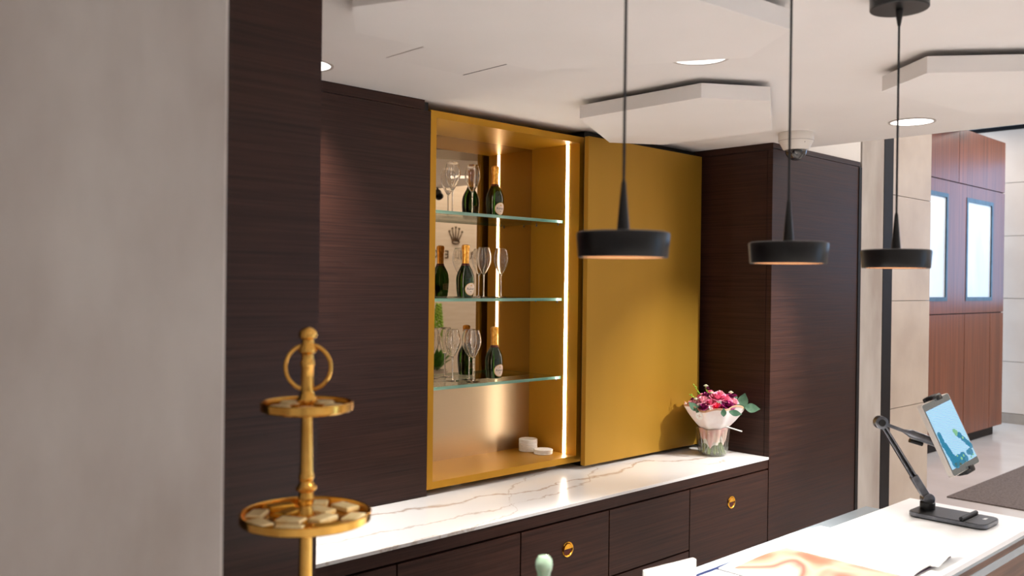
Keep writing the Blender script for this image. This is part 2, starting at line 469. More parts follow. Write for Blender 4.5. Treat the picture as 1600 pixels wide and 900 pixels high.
# red wood wall of the lobby
ww = struct('wall_wood_lobby', bx(4.03, 10.06, 0.975, 1.6, 0.11, 3.71), 'wood_gap')
G = 0.006
def wpanel(x0, x1, z0, z1): part('panel', bx(x0 + G, x1 - G, 0.95, 0.974, z0 + G, z1 - G), 'wood_red', ww)
for x0, x1 in ((4.03, 5.6), (5.6, 7.1), (7.1, 8.52), (8.52, 10.07)): wpanel(x0, x1, 3.07, 3.72)
for x0, x1 in ((4.03, 5.6), (5.6, 7.1), (7.1, 8.75), (8.75, 9.60), (9.60, 10.07)): wpanel(x0, x1, 0.11, 1.55)
for x0, x1 in ((4.03, 5.6), (5.6, 7.20)): wpanel(x0, x1, 1.55, 3.07)
# window band: stiles and rails around the two glazed openings
def stile(x0, x1, z0, z1): part('window_surround', bx(x0, x1, 0.95, 0.974, z0, z1), 'wood_red', ww)
stile(7.206, 7.32, 1.556, 3.064); stile(8.206, 8.765, 1.556, 3.064); stile(9.645, 10.064, 1.556, 3.064)
for x0, x1 in ((7.32, 8.206), (8.765, 9.645)):
    stile(x0 + 0.001, x1 - 0.001, 1.556, 1.70); stile(x0 + 0.001, x1 - 0.001, 2.92, 3.064)
part('toe_kick', bx(4.03, 9.9, 1.0, 1.6, 0.0, 0.109), 'black_trim', ww)
for i, (x0, x1) in enumerate(((7.32, 8.206), (8.765, 9.645))):
    bm = B()
    box(bm, x0, x0 + 0.045, 0.944, 0.974, 1.70, 2.92); box(bm, x1 - 0.045, x1, 0.944, 0.974, 1.70, 2.92)
    box(bm, x0 + 0.045, x1 - 0.045, 0.944, 0.974, 1.70, 1.745); box(bm, x0 + 0.045, x1 - 0.045, 0.944, 0.974, 2.875, 2.92)
    wf = part('window_frame', bm, 'dark_frame', ww)
    part('pane', bx(x0 + 0.045, x1 - 0.045, 0.960, 0.966, 1.745, 2.875), 'frosted', wf)

# lobby end wall with stone courses and the shop window (out of frame) that lets the daylight in
we = struct('wall_right', bx(11.08, 11.2, 0.75, 3.2, 0, HIGH), 'wall_beige')
bm = B(); box(bm, 11.08, 11.2, -5.6, 0.75, 0, 1.65); box(bm, 11.08, 11.2, -5.6, 0.75, 3.6, HIGH); box(bm, 11.08, 11.2, -5.6, -3.6, 1.65, 3.6)
struct('wall_right_window', bm, 'wall_beige')
zz = [0.14, 0.85, 1.72, 2.58, 3.31, HIGH - 0.06]
for a, b_ in zip(zz[:-1], zz[1:]):
    part('stone_course', bx(11.05, 11.079, 0.75, 3.19, a + 0.004, b_ - 0.004), 'wall_beige', we)
part('skirting', bx(11.04, 11.079, 0.75, 3.19, 0.0, 0.138), 'skirting', we)
part('shadow_gap', bx(11.06, 11.079, 0.75, 3.19, HIGH - 0.055, HIGH - 0.002), 'black_trim', we)
wn = struct('window_1', bx(11.1, 11.11, -3.6, 0.75, 1.65, 3.6), 'pane_glass')
bm = B()
for y in (-3.6, -2.15, -0.7, 0.69): box(bm, 11.08, 11.13, y, y + 0.06, 1.65, 3.6)
part('window_frame', bm, 'dark_frame', wn)
struct('trim_soffit', bx(5.5, 8.757, 0.6, 0.97, 3.725, HIGH - 0.001), 'wall_white')

# wall opposite the niche (seen only in the niche's mirror), with crown emblem and lettering
wo = struct('wall_opposite', bx(2.2, 11.1, -4.62, -4.52, 0, HIGH), 'wall_beige')
for x0, x1 in ((2.6, 5.34), (5.36, 8.2), (8.22, 10.8)):
    part('cream_panel', bx(x0, x1, -4.519, -4.50, 0.02, 3.6), 'feature_cream', wo)
emb = thing('wall_emblem', 'bronze crown emblem above capital letters on the cream wall, seen in the mirror', 'sign', (4.457, -4.498, 2.1))
bm = B()
def on_wall(u, v): return (4.457 - u, v)   # u to the reader's right
prongs = [(-0.098, 0.150), (-0.052, 0.186), (0.0, 0.200), (0.052, 0.186), (0.098, 0.150)]
for k, (u, v) in enumerate(prongs):
    bu = -0.04 + 0.02 * k
    pts = [(bu - 0.0105, 0.035), (bu + 0.0105, 0.035), (u + 0.003, v - 0.01), (u - 0.003, v - 0.01)]
    vv = []
    for yy in (-4.4995, -4.492):
        vv.append([bm.verts.new((4.457 - a, yy, 2.30 + b_)) for a, b_ in pts])
    bm.faces.new(vv[0]); bm.faces.new(vv[1])
    for i in range(4): bm.faces.new((vv[0][i], vv[0][(i + 1) % 4], vv[1][(i + 1) % 4], vv[1][i]))
    bmesh.ops.create_uvsphere(bm, u_segments=10, v_segments=6, radius=0.0125, matrix=Matrix.Translation((4.457 - u, -4.494, 2.30 + v)))
part('crown', bm, 'emblem_bronze', emb)
bm = B()
pts = [(0.055 * math.cos(a), 0.022 * math.sin(a)) for a in [2 * PI * i / 24 for i in range(24)]]
tube(bm, [(4.457 - a, -4.493, 2.325 + b_) for a, b_ in pts], 0.007, 8, closed=True)
part('crown_band', bm, 'emblem_bronze', emb)
for ch, u in zip('ROLEX', (-0.266, -0.133, 0.0, 0.133, 0.266)):
    bm = text_mesh(ch, 0.135, 0.003)
    bmesh.ops.transform(bm, matrix=basis((4.457 - u, -4.4965, 2.128), (-1, 0, 0), (0, 0, 1), (0, 1, 0)), verts=bm.verts)
    part('letter', bm, 'emblem_bronze', emb)

# rug
tag(part('rug', bx(5.83, 10.2, -4.2, 0.04, 0.0005, 0.012), 'rug', loc=(8, -2, 0)), 'flat grey-brown rug lying on the pale lobby floor', 'rug')

# ------------------------------------------------------------------ ceiling fittings
def hexa(name, pts, label, zb=2.53):
    pts = [(CAM.x + (x - CAM.x) * 1.045, CAM.y + (y - CAM.y) * 1.045) for x, y in pts]     # plan was taken at height 2.50
    t = thing(name, label, 'ceiling panel', (sum(p[0] for p in pts) / 6, sum(p[1] for p in pts) / 6, zb), 'floating hexagonal ceiling panels')
    part('board', prism(B(), pts, zb, zb + 0.054), 'panel_white', t)
    cx, cy = t.location.x, t.location.y
    for a in range(3):
        x, y = cx + 0.22 * math.cos(a * 2.1), cy + 0.22 * math.sin(a * 2.1)
        part('hanger', lathe(B(), [(0.012, zb + 0.054), (0.012, CEIL)], 10, (x, y, 0)), 'white_plastic', t)
hexa('ceiling_panel', [(0.298, -0.581), (0.296, -1.161), (0.515, -1.303), (1.060, -0.993), (1.060, -0.418), (0.842, -0.276)], 'white hexagonal panel floating under the ceiling above the gold sliding door')
hexa('ceiling_panel', [(-1.149, -1.149), (-1.019, -0.968), (-0.377, -1.021), (-0.072, -1.578), (-0.248, -1.808), (-0.885, -1.755)], 'large white hexagonal panel floating over the left end of the counter, cut by the top edge')
hexa('ceiling_panel', [(0.629, -1.658), (0.466, -1.871), (0.852, -2.352), (1.466, -2.432), (1.629, -2.219), (1.243, -1.738)], 'white hexagonal panel floating behind the rightmost pendant, cut by the right edge')

def downlight(x, y, r, power, label, spread=96):
    t = thing('downlight', label, 'downlight', (x, y, CEIL), 'recessed ceiling downlights')
    bm = B()
    lathe(bm, [(r, -0.0005), (r + 0.010, -0.0005), (r + 0.010, -0.004), (r, -0.004)], 36, (x, y, CEIL), cap=False)
    part('ring', bm, 'light_trim', t, True)
    part('lens', lathe(B(), [(0, -0.0006), (r, -0.0006), (r, -0.0025), (0, -0.0025)], 36, (x, y, CEIL)), 'downlight_glow', t)
    area('downlight_beam', (x, y, CEIL - 0.006), r * 2, power, NEUT, spread=math.radians(spread))
downlight(1.816, -1.269, 0.092, 20, 'round white recessed downlight above the tablet, left of the right ceiling panel')
downlight(0.169, -1.239, 0.092, 36, 'round recessed downlight peeking out behind the large ceiling panel', 56)
downlight(-0.708, -0.172, 0.092, 26, 'small visible tip of a recessed downlight beside the dark left cabinet')
for x, y, p_ in ((-3.6, -3.4, 18), (-1.2, -3.3, 22), (0.6, -3.4, 34), (-2.6, -4.8, 20), (0.0, -4.8, 30)):  # extra downlights out of view, added for their light on the room
    downlight(x, y, 0.092, p_, 'unseen round recessed downlight behind the viewer, added to light the room')

# access hatch
ah = thing('access_hatch', 'flush rectangular access hatch drawn by two thin joints in the ceiling', 'hatch', (-0.388, -0.58, CEIL))
part('lid', bx(-0.558, -0.219, -0.699, -0.464, CEIL - 0.0012, CEIL - 0.0002), 'ceiling_paint', ah)
part('joint', bx(-0.218, -0.213, -0.70, -0.463, CEIL - 0.0014, CEIL - 0.0002), 'black_trim', ah)
part('joint', bx(-0.5635, -0.5615, -0.68, -0.463, CEIL - 0.0012, CEIL - 0.0002), 'light_trim', ah)

# dome camera
sc_ = thing('security_camera', 'white ceiling dome security camera with dark glass dome', 'camera', (1.745, -0.727, CEIL))
c = (1.745, -0.727, CEIL)
part('housing', lathe(B(), [(0.0, -0.0005), (0.083, -0.0005), (0.086, -0.012), (0.086, -0.040), (0.083, -0.044), (0.062, -0.083), (0.055, -0.086), (0.0, -0.086)], 40, c), 'white_plastic', sc_, True)
part('housing_seam', lathe(B(), [(0.0865, -0.0395), (0.0868, -0.041), (0.0855, -0.0425)], 40, c, cap=False), 'light_trim', sc_)
prof = [(0.053 * math.cos(a), -0.085 - 0.053 * math.sin(a)) for a in [PI / 2 * i / 10 for i in range(10)]] + [(0, -0.138)]
dm = part('glass_dome', lathe(B(), prof, 32, c, cap=False), 'dome_glass', sc_, True)
part('lens_module', lathe(B(), [(0, 0.025), (0.02, 0.025), (0.024, 0.0), (0.024, -0.02), (0, -0.02)], 20, (0, 0, 0), mat=Matrix.Translation((c[0] - 0.01, c[1] - 0.012, CEIL - 0.102)) @ Matrix.Rotation(2.3, 4, 'X') @ Matrix.Rotation(0.4, 4, 'Y')), 'black_satin', sc_, True)
part('screw', lathe(B(), [(0, 0.002), (0.004, 0.002), (0.004, -0.002), (0, -0.002)], 10, (0, 0, 0), mat=Matrix.Translation((c[0] - 0.035, c[1] - 0.066, CEIL - 0.053)) @ Matrix.Rotation(PI / 2, 4, 'X') @ Matrix.Rotation(0.5, 4, 'Y')), 'black_trim', sc_)

# pendants
def make_pendant(loc, label):
    x, y, zb = loc
    t = thing('pendant_lamp', label, 'pendant lamp', loc, 'black disc pendant lamps over the desk')
    c = loc
    R_ = 0.0885
    sh = part('shade', lathe(B(), [(0.078, 0.004), (0.079, 0.0), (0.083, 0.0), (0.0845, 0.002), (R_ - 0.0005, 0.043), (R_ - 0.002, 0.047), (R_ - 0.007, 0.0485), (0.0, 0.0485), (0.0, 0.046), (0.082, 0.044), (0.078, 0.004)], 56, c, cap=False), 'black_satin', t, True)
    part('diffuser', lathe(B(), [(0, 0.0008), (0.0776, 0.0008), (0.0776, 0.004), (0, 0.004)], 48, c), 'pendant_glow', t)
    part('cone', lathe(B(), [(0.0, 0.048), (0.0125, 0.048), (0.0118, 0.056), (0.0046, 0.140), (0.0030, 0.146), (0, 0.146)], 20, c), 'black_satin', t, True)
    part('cord', lathe(B(), [(0.0028, 0.143), (0.0028, CEIL - zb - 0.03)], 10, c), 'black_rubber', t, True)
    cn = part('canopy', lathe(B(), [(0, CEIL - zb - 0.0005), (0.0735, CEIL - zb - 0.0005), (0.0735, CEIL - zb - 0.036), (0.0715, CEIL - zb - 0.038), (0, CEIL - zb - 0.038)], 48, c), 'black_satin', t, True)
    part('strain_relief', lathe(B(), [(0.0095, CEIL - zb - 0.038), (0.0085, CEIL - zb - 0.055), (0.0038, CEIL - zb - 0.082), (0, CEIL - zb - 0.082)], 16, c), 'black_satin', cn, True)
    area('pendant_beam', (x, y, zb - 0.001), 0.14, 15, (1.0, 0.93, 0.84), spread=math.radians(110))
    return t
make_pendant((-1.046, -1.918, 1.885), 'black disc pendant lamp hanging in front of the gold door, largest of the three')
make_pendant((-0.507, -1.956, 1.887), 'black disc pendant lamp hanging in front of the right dark cabinet, middle one')
make_pendant((-0.003, -1.984, 1.887), 'black disc pendant lamp hanging in front of the stone pier, with its ceiling canopy showing')

# ------------------------------------------------------------------ tall cabinets
tc_ = thing('tall_cabinet', 'tall dark wood cabinet right of the counter, beside the bouquet', 'cabinet', (2.44, -0.2, 0))
part('body', bx(1.930, 2.958, -0.474, 0.40, 0.06, 2.60), 'wood_gap', tc_)
part('side_panel', bx(1.9262, 1.9295, -0.462, 0.40, 0.0, 2.566), 'wood_dark', tc_)
part('side_stile', bx(1.9262, 1.9295, -0.494, -0.465, 0.0, 2.566), 'wood_dark', tc_)
part('side_rail', bx(1.9262, 1.9295, -0.494, 0.40, 2.569, 2.6055), 'wood_dark', tc_)
part('door', bx(1.930, 2.925, -0.494, -0.475, 0.06, 2.574), 'wood_dark', tc_)
part('top_rail', bx(1.930, 2.945, -0.494, -0.475, 2.577, 2.6055), 'wood_dark', tc_)
part('end_stile', bx(2.928, 2.964, -0.498, -0.475, 0.06, 2.574), 'black_trim', tc_)
part('plinth', bx(1.94, 2.95, -0.46, 0.40, 0.0, 0.058), 'black_trim', tc_)

wp = struct('wall_wood_pier', bx(-1.66, -1.206, -1.08, 0.40, 0.0, CEIL - 0.001), 'wood_gap')
part('panel', bx(-1.664, -1.202, -1.10, -1.081, 0.0, CEIL - 0.001), 'wood_dark', wp)
part('side_panel', bx(-1.2055, -1.202, -1.0805, 0.40, 0.0, CEIL - 0.001), 'wood_dark', wp)

# ------------------------------------------------------------------ counter
tag(part('worktop', bx(-1.2015, 1.9255, -0.494, 0.41, 0.9115, 0.9245, bevel=0.0012), 'marble', loc=(0.55, -0.2, 0.9115)), 'white marble worktop with brown veins below the gold niche', 'worktop')
tag(part('counter_fascia', bx(-1.2015, 1.9255, -0.490, -0.47, 0.8645, 0.911), 'wood_dark', loc=(0.55, -0.48, 0.8645)), 'long dark wood fascia strip directly under the marble worktop', 'fascia')

def ring_pull(parent, x, z):
    y = -0.4925
    M = Matrix.Translation((x, y, z)) @ Matrix.Rotation(PI / 2, 4, 'X')
    h = part('handle', lathe(B(), [(0.0235, 0.0), (0.0305, 0.0), (0.032, 0.002), (0.031, 0.0045), (0.027, 0.0055), (0.0245, 0.0035), (0.0235, 0.0)], 36, mat=M, cap=False), 'brass_bright', parent, True)
    h['label'] = 'round brass flush pull'
    part('cup', lathe(B(), [(0.0, 0.0003), (0.024, 0.0003), (0.024, 0.001), (0.0, 0.001)], 30, mat=M), 'foil_dark', h)
    # half-moon flap covering the upper half
    pts = [(0.023 * math.cos(a), 0.023 * math.sin(a)) for a in [0.12 + (PI - 0.24) * i / 14 for i in range(15)]]
    bm = B(); prism(bm, pts, 0.0012, 0.0042)
    bmesh.ops.transform(bm, matrix=M, verts=bm.verts)
    part('flap', bm, 'brass_bright', h)

def unit(x0, x1, label, kind, handle=None):
    t = thing('base_cabinet', label, 'cabinet', ((x0 + x1) / 2, -0.2, 0), 'dark wood base cabinets under the marble worktop')
    part('body', bx(x0 + 0.0005, x1 - 0.0005, -0.470, 0.40, 0.08, 0.911 if False else 0.862), 'wood_gap', t)
    g = 0.0036
    if kind == 'door':
        d = part('door', bx(x0 + g, x1 - g, -0.4925, -0.4705, 0.085, 0.8565), 'wood_dark', t)
        if handle: ring_pull(d, *handle)
    else:
        part('drawer', bx(x0 + g, x1 - g, -0.4925, -0.4705, 0.570, 0.8565), 'wood_dark', t)
        part('drawer', bx(x0 + g, x1 - g, -0.4925, -0.4705, 0.329, 0.562), 'wood_dark', t)
        part('drawer', bx(x0 + g, x1 - g, -0.4925, -0.4705, 0.085, 0.322), 'wood_dark', t)
    part('plinth', bx(x0 + 0.002, x1 - 0.002, -0.44, 0.40, 0.0, 0.079), 'black_trim', t)
unit(-1.2015, -0.512, 'dark wood base cabinet at the left end of the counter, behind the brass stand', 'door')
unit(-0.512, 0.084, 'dark wood base cabinet without visible pull, below the left part of the marble', 'door')
unit(0.084, 0.618, 'dark wood base cabinet with a round brass pull above the green glass stopper', 'door', (0.354, 0.740))
unit(0.618, 1.212, 'dark wood drawer cabinet between the two cabinets with brass pulls', 'drawers')
unit(1.212, 1.925, 'dark wood base cabinet with a round brass pull, below the bouquet', 'door', (1.571, 0.740))

# ------------------------------------------------------------------ gold niche
NW, NB, NT, ND, TH = 0.9715, 0.95, 2.57, 0.3373, 0.0313
ni = thing('display_niche', 'gold lacquered open display niche with mirror back and lit edges', 'display cabinet', (NW / 2, 0.17, NB))
part('side', bx(0.0, TH, 0, 0.36, NB, NT), 'gold_lacquer', ni)
part('side', bx(NW - TH, NW, 0, 0.36, NB, NT), 'gold_lacquer', ni)
part('top', bx(TH + 0.0004, NW - TH - 0.0004, 0.0005, 0.36, NT - TH, NT), 'gold_lacquer', ni)
part('bottom', bx(TH + 0.0004, NW - TH - 0.0004, 0.0005, 0.36, NB, NB + TH), 'gold_lacquer', ni)
part('mirror', bx(TH, NW - TH, ND, ND + 0.006, 1.358, NT - TH), 'bronze_mirror', ni)['label'] = 'bronze-tinted mirror back'
part('back_panel', bx(TH, NW - TH, ND, ND + 0.006, NB + TH, 1.357), 'bronze_brushed', ni)['label'] = 'brushed bronze back panel'
for s, xw in ((1, TH), (-1, NW - TH)):
    x0, x1 = sorted((xw, xw + s * 0.0025))
    part('led_strip', bx(x0, x1, 0.072, 0.089, NB + TH + 0.002, NT - TH - 0.002), 'led', ni)['label'] = 'glowing vertical light strip'
for k in range(2):
    part('foot', bx(0.2 + 0.62 * k, 0.26 + 0.62 * k, 0.08, 0.30, 0.9246, NB - 0.0005), 'white_plastic', ni)

SH = [2.150, 1.757, 1.362]          # undersides handled below; top surface = value + 0.008
shelf_names = ('top', 'middle', 'bottom')
for z, nm in zip(SH, shelf_names):
    t = thing('glass_shelf', 'clear glass shelf with green edge, %s one of three in the gold niche' % nm, 'shelf', (0.486, 0.22, z), 'glass shelves of the niche')
    part('pane', bx(TH + 0.002, NW - TH - 0.002, 0.1115, ND - 0.002, z - 0.006, z + 0.008), 'shelf_glass', t)
    part('front_edge', bx(TH + 0.002, NW - TH - 0.002, 0.1085, 0.1113, z - 0.006, z + 0.008), 'shelf_edge', t)
    for x in (TH + 0.008, NW - TH - 0.008):
        for y in (0.135, 0.29):
            part('shelf_pin', lathe(B(), [(0.0, -0.017), (0.0035, -0.016), (0.0035, -0.0065), (0.006, -0.0065)], 10, (x, y, z), cap=False), 'gunmetal', t)

# sliding gold door
DY = -0.076
sd = thing('sliding_door', 'plain gold sliding panel door covering the wall right of the niche', 'door', (1.4, DY, 0.944))
part('leaf', bx(0.922, 1.879, DY, DY + 0.028, 0.944, 2.563, bevel=0.001), 'gold_front', sd)
part('carrier', bx(1.0, 1.8, DY + 0.029, -0.001, 2.45, 2.5), 'black_trim', sd)

# ------------------------------------------------------------------ bottles and glasses
BH = 0.252
BP = [(0.0, 0.004), (0.030, 0.0), (0.0365, 0.003), (0.0385, 0.010), (0.0420, 0.040), (0.0440, 0.070), (0.0442, 0.085), (0.0432, 0.098), (0.0402, 0.112), (0.0352, 0.126), (0.0285, 0.139), (0.0220, 0.150), (0.0172, 0.160), (0.0148, 0.170)]
def rad_at(z):
    for (r0, z0), (r1, z1) in zip(BP[2:-1], BP[3:]):
        if z0 <= z <= z1: return r0 + (r1 - r0) * (z - z0) / (z1 - z0)
    return BP[-1][0]
def wrap(bm, zc, ang, off, sub=True):
    """bend a flat (u,v) patch round the bottle; facing angle ang"""
    for v in bm.verts:
        u, h = v.co.x, v.co.y
        z = zc + h; r = rad_at(z) + off + v.co.z
        a = ang + u / (rad_at(zc))
        v.co = Vector((r * math.cos(a), r * math.sin(a), z))
def disc_grid(rx, ry, n=10, m=28):
    bm = B()
    ctr = bm.verts.new((0, 0, 0)); prev = None
    for i in range(1, n + 1):
        ring = [bm.verts.new((rx * i / n * math.cos(2 * PI * k / m), ry * i / n * math.sin(2 * PI * k / m), 0)) for k in range(m)]
        for k in range(m):
            if prev is None: bm.faces.new((ctr, ring[k], ring[(k + 1) % m]))
            else: bm.faces.new((prev[k], ring[k], ring[(k + 1) % m], prev[(k + 1) % m]))
        prev = ring
    return bm
def rect_grid(wd, ht, n=8, m=4):
    bm = B()
    g = [[bm.verts.new((-wd / 2 + wd * i / n, -ht / 2 + ht * j / m, 0)) for j in range(m + 1)] for i in range(n + 1)]
    for i in range(n):
        for j in range(m): bm.faces.new((g[i][j], g[i + 1][j], g[i + 1][j + 1], g[i][j + 1]))
    return bm
def make_bottle():
    t = thing('champagne_bottle', '', 'bottle', (0, 0, 0), 'champagne bottles in the niche')
    part('glass_body', lathe(B(), BP + [(0, 0.170)], 40), 'bottle_green', t, True)
    fp = [(0.0168, 0.163), (0.0166, 0.172), (0.0162, 0.200), (0.0166, 0.217), (0.0186, 0.220), (0.0190, 0.226), (0.0178, 0.229), (0.0192, 0.234), (0.0196, 0.243), (0.0176, 0.250), (0.0110, 0.253), (0, 0.253)]
    part('foil', lathe(B(), fp, 32, cap=False), 'foil', t, True)
    part('collar', lathe(B(), [(0.0215, 0.1530), (0.0196, 0.1575), (0.0172, 0.1632)], 32, cap=False), 'foil_dark', t)
    bm = disc_grid(0.0310, 0.0300); wrap(bm, 0.041, -PI / 2, 0.0004)
    rim = part('label', bm, 'label_rim', t)
    bm = disc_grid(0.0288, 0.0278); wrap(bm, 0.041, -PI / 2, 0.0007)
    part('label_face', bm, 'label_cream', rim)
    bm = text_mesh('Ruinart', 0.0150); bmesh.ops.translate(bm, vec=(0, -0.003, 0), verts=bm.verts)
    bmesh.ops.subdivide_edges(bm, edges=[e for e in bm.edges if e.calc_length() > 0.004], cuts=1)
    wrap(bm, 0.041, -PI / 2, 0.0010); part('label_writing', bm, 'ink', rim)
    bm = rect_grid(0.008, 0.0022); wrap(bm, 0.029, -PI / 2, 0.0010); part('label_line', bm, 'ink', rim)
    bm = disc_grid(0.004, 0.004, 3, 14); wrap(bm, 0.058, -PI / 2, 0.0010); part('label_crest', bm, 'label_rim', rim)
    bm = rect_grid(0.030, 0.030); wrap(bm, 0.050, PI / 2, 0.0004)
    bl = part('back_label', bm, 'back_label', t)
    for k in range(5):
        bm = rect_grid(0.024 - 0.003 * (k % 2), 0.0022, 8, 1); wrap(bm, 0.0605 - k * 0.0052, PI / 2, 0.0008); part('label_line', bm, 'ink', bl)
    return t
TOPS = [z + 0.0082 for z in SH]
b0 = make_bottle()
b0.location = (0.597, 0.246, TOPS[0]); b0['label'] = 'dark green champagne bottle with gold foil and oval label, on the top glass shelf'
b1 = copy_tree(b0, (0.409, 0.242, TOPS[1])); b1['label'] = 'dark green champagne bottle with gold foil and oval label, on the middle glass shelf'
b2 = copy_tree(b0, (0.592, 0.232, TOPS[2])); b2['label'] = 'dark green champagne bottle with gold foil and oval label, on the bottom glass shelf'

def make_glass():
    t = thing('champagne_glass', '', 'glass', (0, 0, 0), 'tulip champagne glasses in the niche')
    bowl = [(0.0045, 0.112), (0.010, 0.118), (0.020, 0.135), (0.0300, 0.156), (0.0360, 0.176), (0.0375, 0.192), (0.0355, 0.212), (0.0300, 0.232), (0.0255, 0.244)]
    inner = [(r - 0.0012, z + (0.002 if i == 0 else 0)) for i, (r, z) in enumerate(bowl)]
    part('bowl', lathe(B(), bowl + [(0.0249, 0.2446)] + list(reversed(inner[1:])) + [(0, 0.1205)], 36, cap=False), 'goblet_glass', t, True)
    part('stem', lathe(B(), [(0.0050, 0.006), (0.0036, 0.014), (0.0030, 0.045), (0.0032, 0.085), (0.0040, 0.108), (0.0056, 0.114)], 16, cap=False), 'goblet_glass', t, True)
    part('foot', lathe(B(), [(0, 0.0), (0.034, 0.0), (0.0345, 0.001), (0.030, 0.002), (0.012, 0.0042), (0.005, 0.007), (0, 0.007)], 36), 'goblet_glass', t, True)
    return t
g0 = make_glass()
spots = [(0.450, 0.246, 0, 'left of the bottle on the top shelf, nearer one'), (0.323, 0.242, 0, 'at the left end of the top shelf'),
         (0.652, 0.254, 1, 'rightmost on the middle shelf, in front of the mirrored light strip'), (0.530, 0.246, 1, 'on the middle shelf, just right of the bottle'),
         (0.443, 0.245, 2, 'on the bottom shelf, rear one left of the bottle'), (0.398, 0.165, 2, 'nearest the front edge of the bottom shelf'), (0.350, 0.260, 2, 'at the left end of the bottom shelf')]
for i, (x, y, s, where) in enumerate(spots):
    if i == 0: g = g0; g.location = (x, y, TOPS[s])
    else: g = copy_tree(g0, (x, y, TOPS[s]))
    g['label'] = 'clear tulip champagne glass ' + where

# coasters
cp = [(0, 0), (0.0455, 0.0), (0.0475, 0.0015), (0.0475, 0.0055), (0.0455, 0.0075), (0.0425, 0.0075), (0.0415, 0.0068), (0, 0.0068)]
c0 = None
ords = ['topmost', 'second', 'third', 'fourth', 'fifth', 'sixth', 'seventh', 'bottom']
for i in range(8):
    loc = (0.853 + random.uniform(-.001, .001), 0.252 + random.uniform(-.001, .001), NB + TH + 0.0003 + i * 0.0077)
    if c0 is None:
        c0 = part('coaster', lathe(B(), cp, 40), 'coaster_white', None, True); o = c0
    else: o = c0.copy(); col.objects.link(o)
    o.location = loc
    k = 7 - i
    tag(o, 'round white coaster, %s of the tall stack in the niche corner' % (ords[k] if k in (0, 7) else ords[k] + ' from top'), 'coaster', 'white coasters in the niche')
for i in range(3):
    o = c0.copy(); col.objects.link(o); o.location = (0.852 + 0.001 * i, 0.143, NB + TH + 0.0003 + i * 0.0077)
    tag(o, 'round white coaster, %s of the low stack of three by the light strip' % ('bottom', 'middle', 'topmost')[i], 'coaster', 'white coasters in the niche')

# ------------------------------------------------------------------ vase with bouquet
VX, VY, VZ = 1.745, -0.262, 0.9247
va = thing('glass_vase', 'ribbed clear glass vase holding the bouquet on the marble worktop', 'vase', (VX, VY, VZ))
vp = [(0.0, 0.003), (0.048, 0.0), (0.064, 0.004), (0.074, 0.016), (0.082, 0.045), (0.0865, 0.090), (0.0885, 0.128), (0.090, 0.150)]
part('body', lathe(B(), vp + [(0.0815, 0.151)] + [(r - 0.003, z + 0.002) for r, z in reversed(vp[1:-1])] + [(0, 0.007)], 112, (VX, VY, VZ), rib=(28, 0.02), cap=False), 'vase_glass', va, True)
bq = thing('bouquet', 'pink and purple flower bouquet wrapped in white paper', 'bouquet', (VX, VY, VZ + 0.01))
rnd = random.Random(5)
bm = B()
for k in range(40):
    a = rnd.uniform(0, 2 * PI); r = 0.070 * math.sqrt(rnd.random()); a2 = a + 0.4
    p0 = Vector((VX + r * math.cos(a), VY + r * math.sin(a), VZ + 0.012)); p1 = Vector((VX + 0.3 * r * math.cos(a2), VY + 0.3 * r * math.sin(a2), VZ + 0.14))
    tube(bm, [p0, (p0 + p1) / 2, p1], 0.0042, 6)
part('stems', bm, 'stem_green', bq, True)
# paper: inner tail inside the vase and a flared skirt outside
def paper(prof, seg, wav, name, mat, zoff=0.0, thick=0.0012):
    bm = B(); rings = []
    for lay in (0, 1):
        L_ = prof if lay == 0 else list(reversed(prof))
        for (r, z, wv) in L_:
            ring = []
            for i in range(seg):
                a = 2 * PI * i / seg
                rr = r * (1 + wv * (0.6 * math.sin(5 * a + 1.0) + 0.4 * math.sin(9 * a + 2.2))) - lay * thick
                zz_ = z + wv * 0.10 * math.sin(3 * a + 0.6) + wv * 0.06 * math.sin(7 * a)
                ring.append(bm.verts.new((VX + rr * math.cos(a), VY + rr * math.sin(a), VZ + zz_)))
            rings.append(ring)
    n = len(rings)
    for q in range(n):
        A, Bq = rings[q], rings[(q + 1) % n]
        for i in range(seg): bm.faces.new((A[i], A[(i + 1) % seg], Bq[(i + 1) % seg], Bq[i]))
    return part(name, bm, mat, bq, True)
pw_ = paper([(0.052, 0.060, 0.10), (0.055, 0.10, 0.06), (0.060, 0.138, 0.05), (0.078, 0.156, 0.02), (0.094, 0.172, 0.04), (0.116, 0.198, 0.06), (0.138, 0.230, 0.09), (0.156, 0.262, 0.11)], 90, 0, 'paper_wrap', 'paper_wrap')
paper([(0.1565, 0.261, 0.10), (0.1585, 0.267, 0.10), (0.158, 0.271, 0.10)], 90, 0, 'paper_rim', 'wrap_trim')
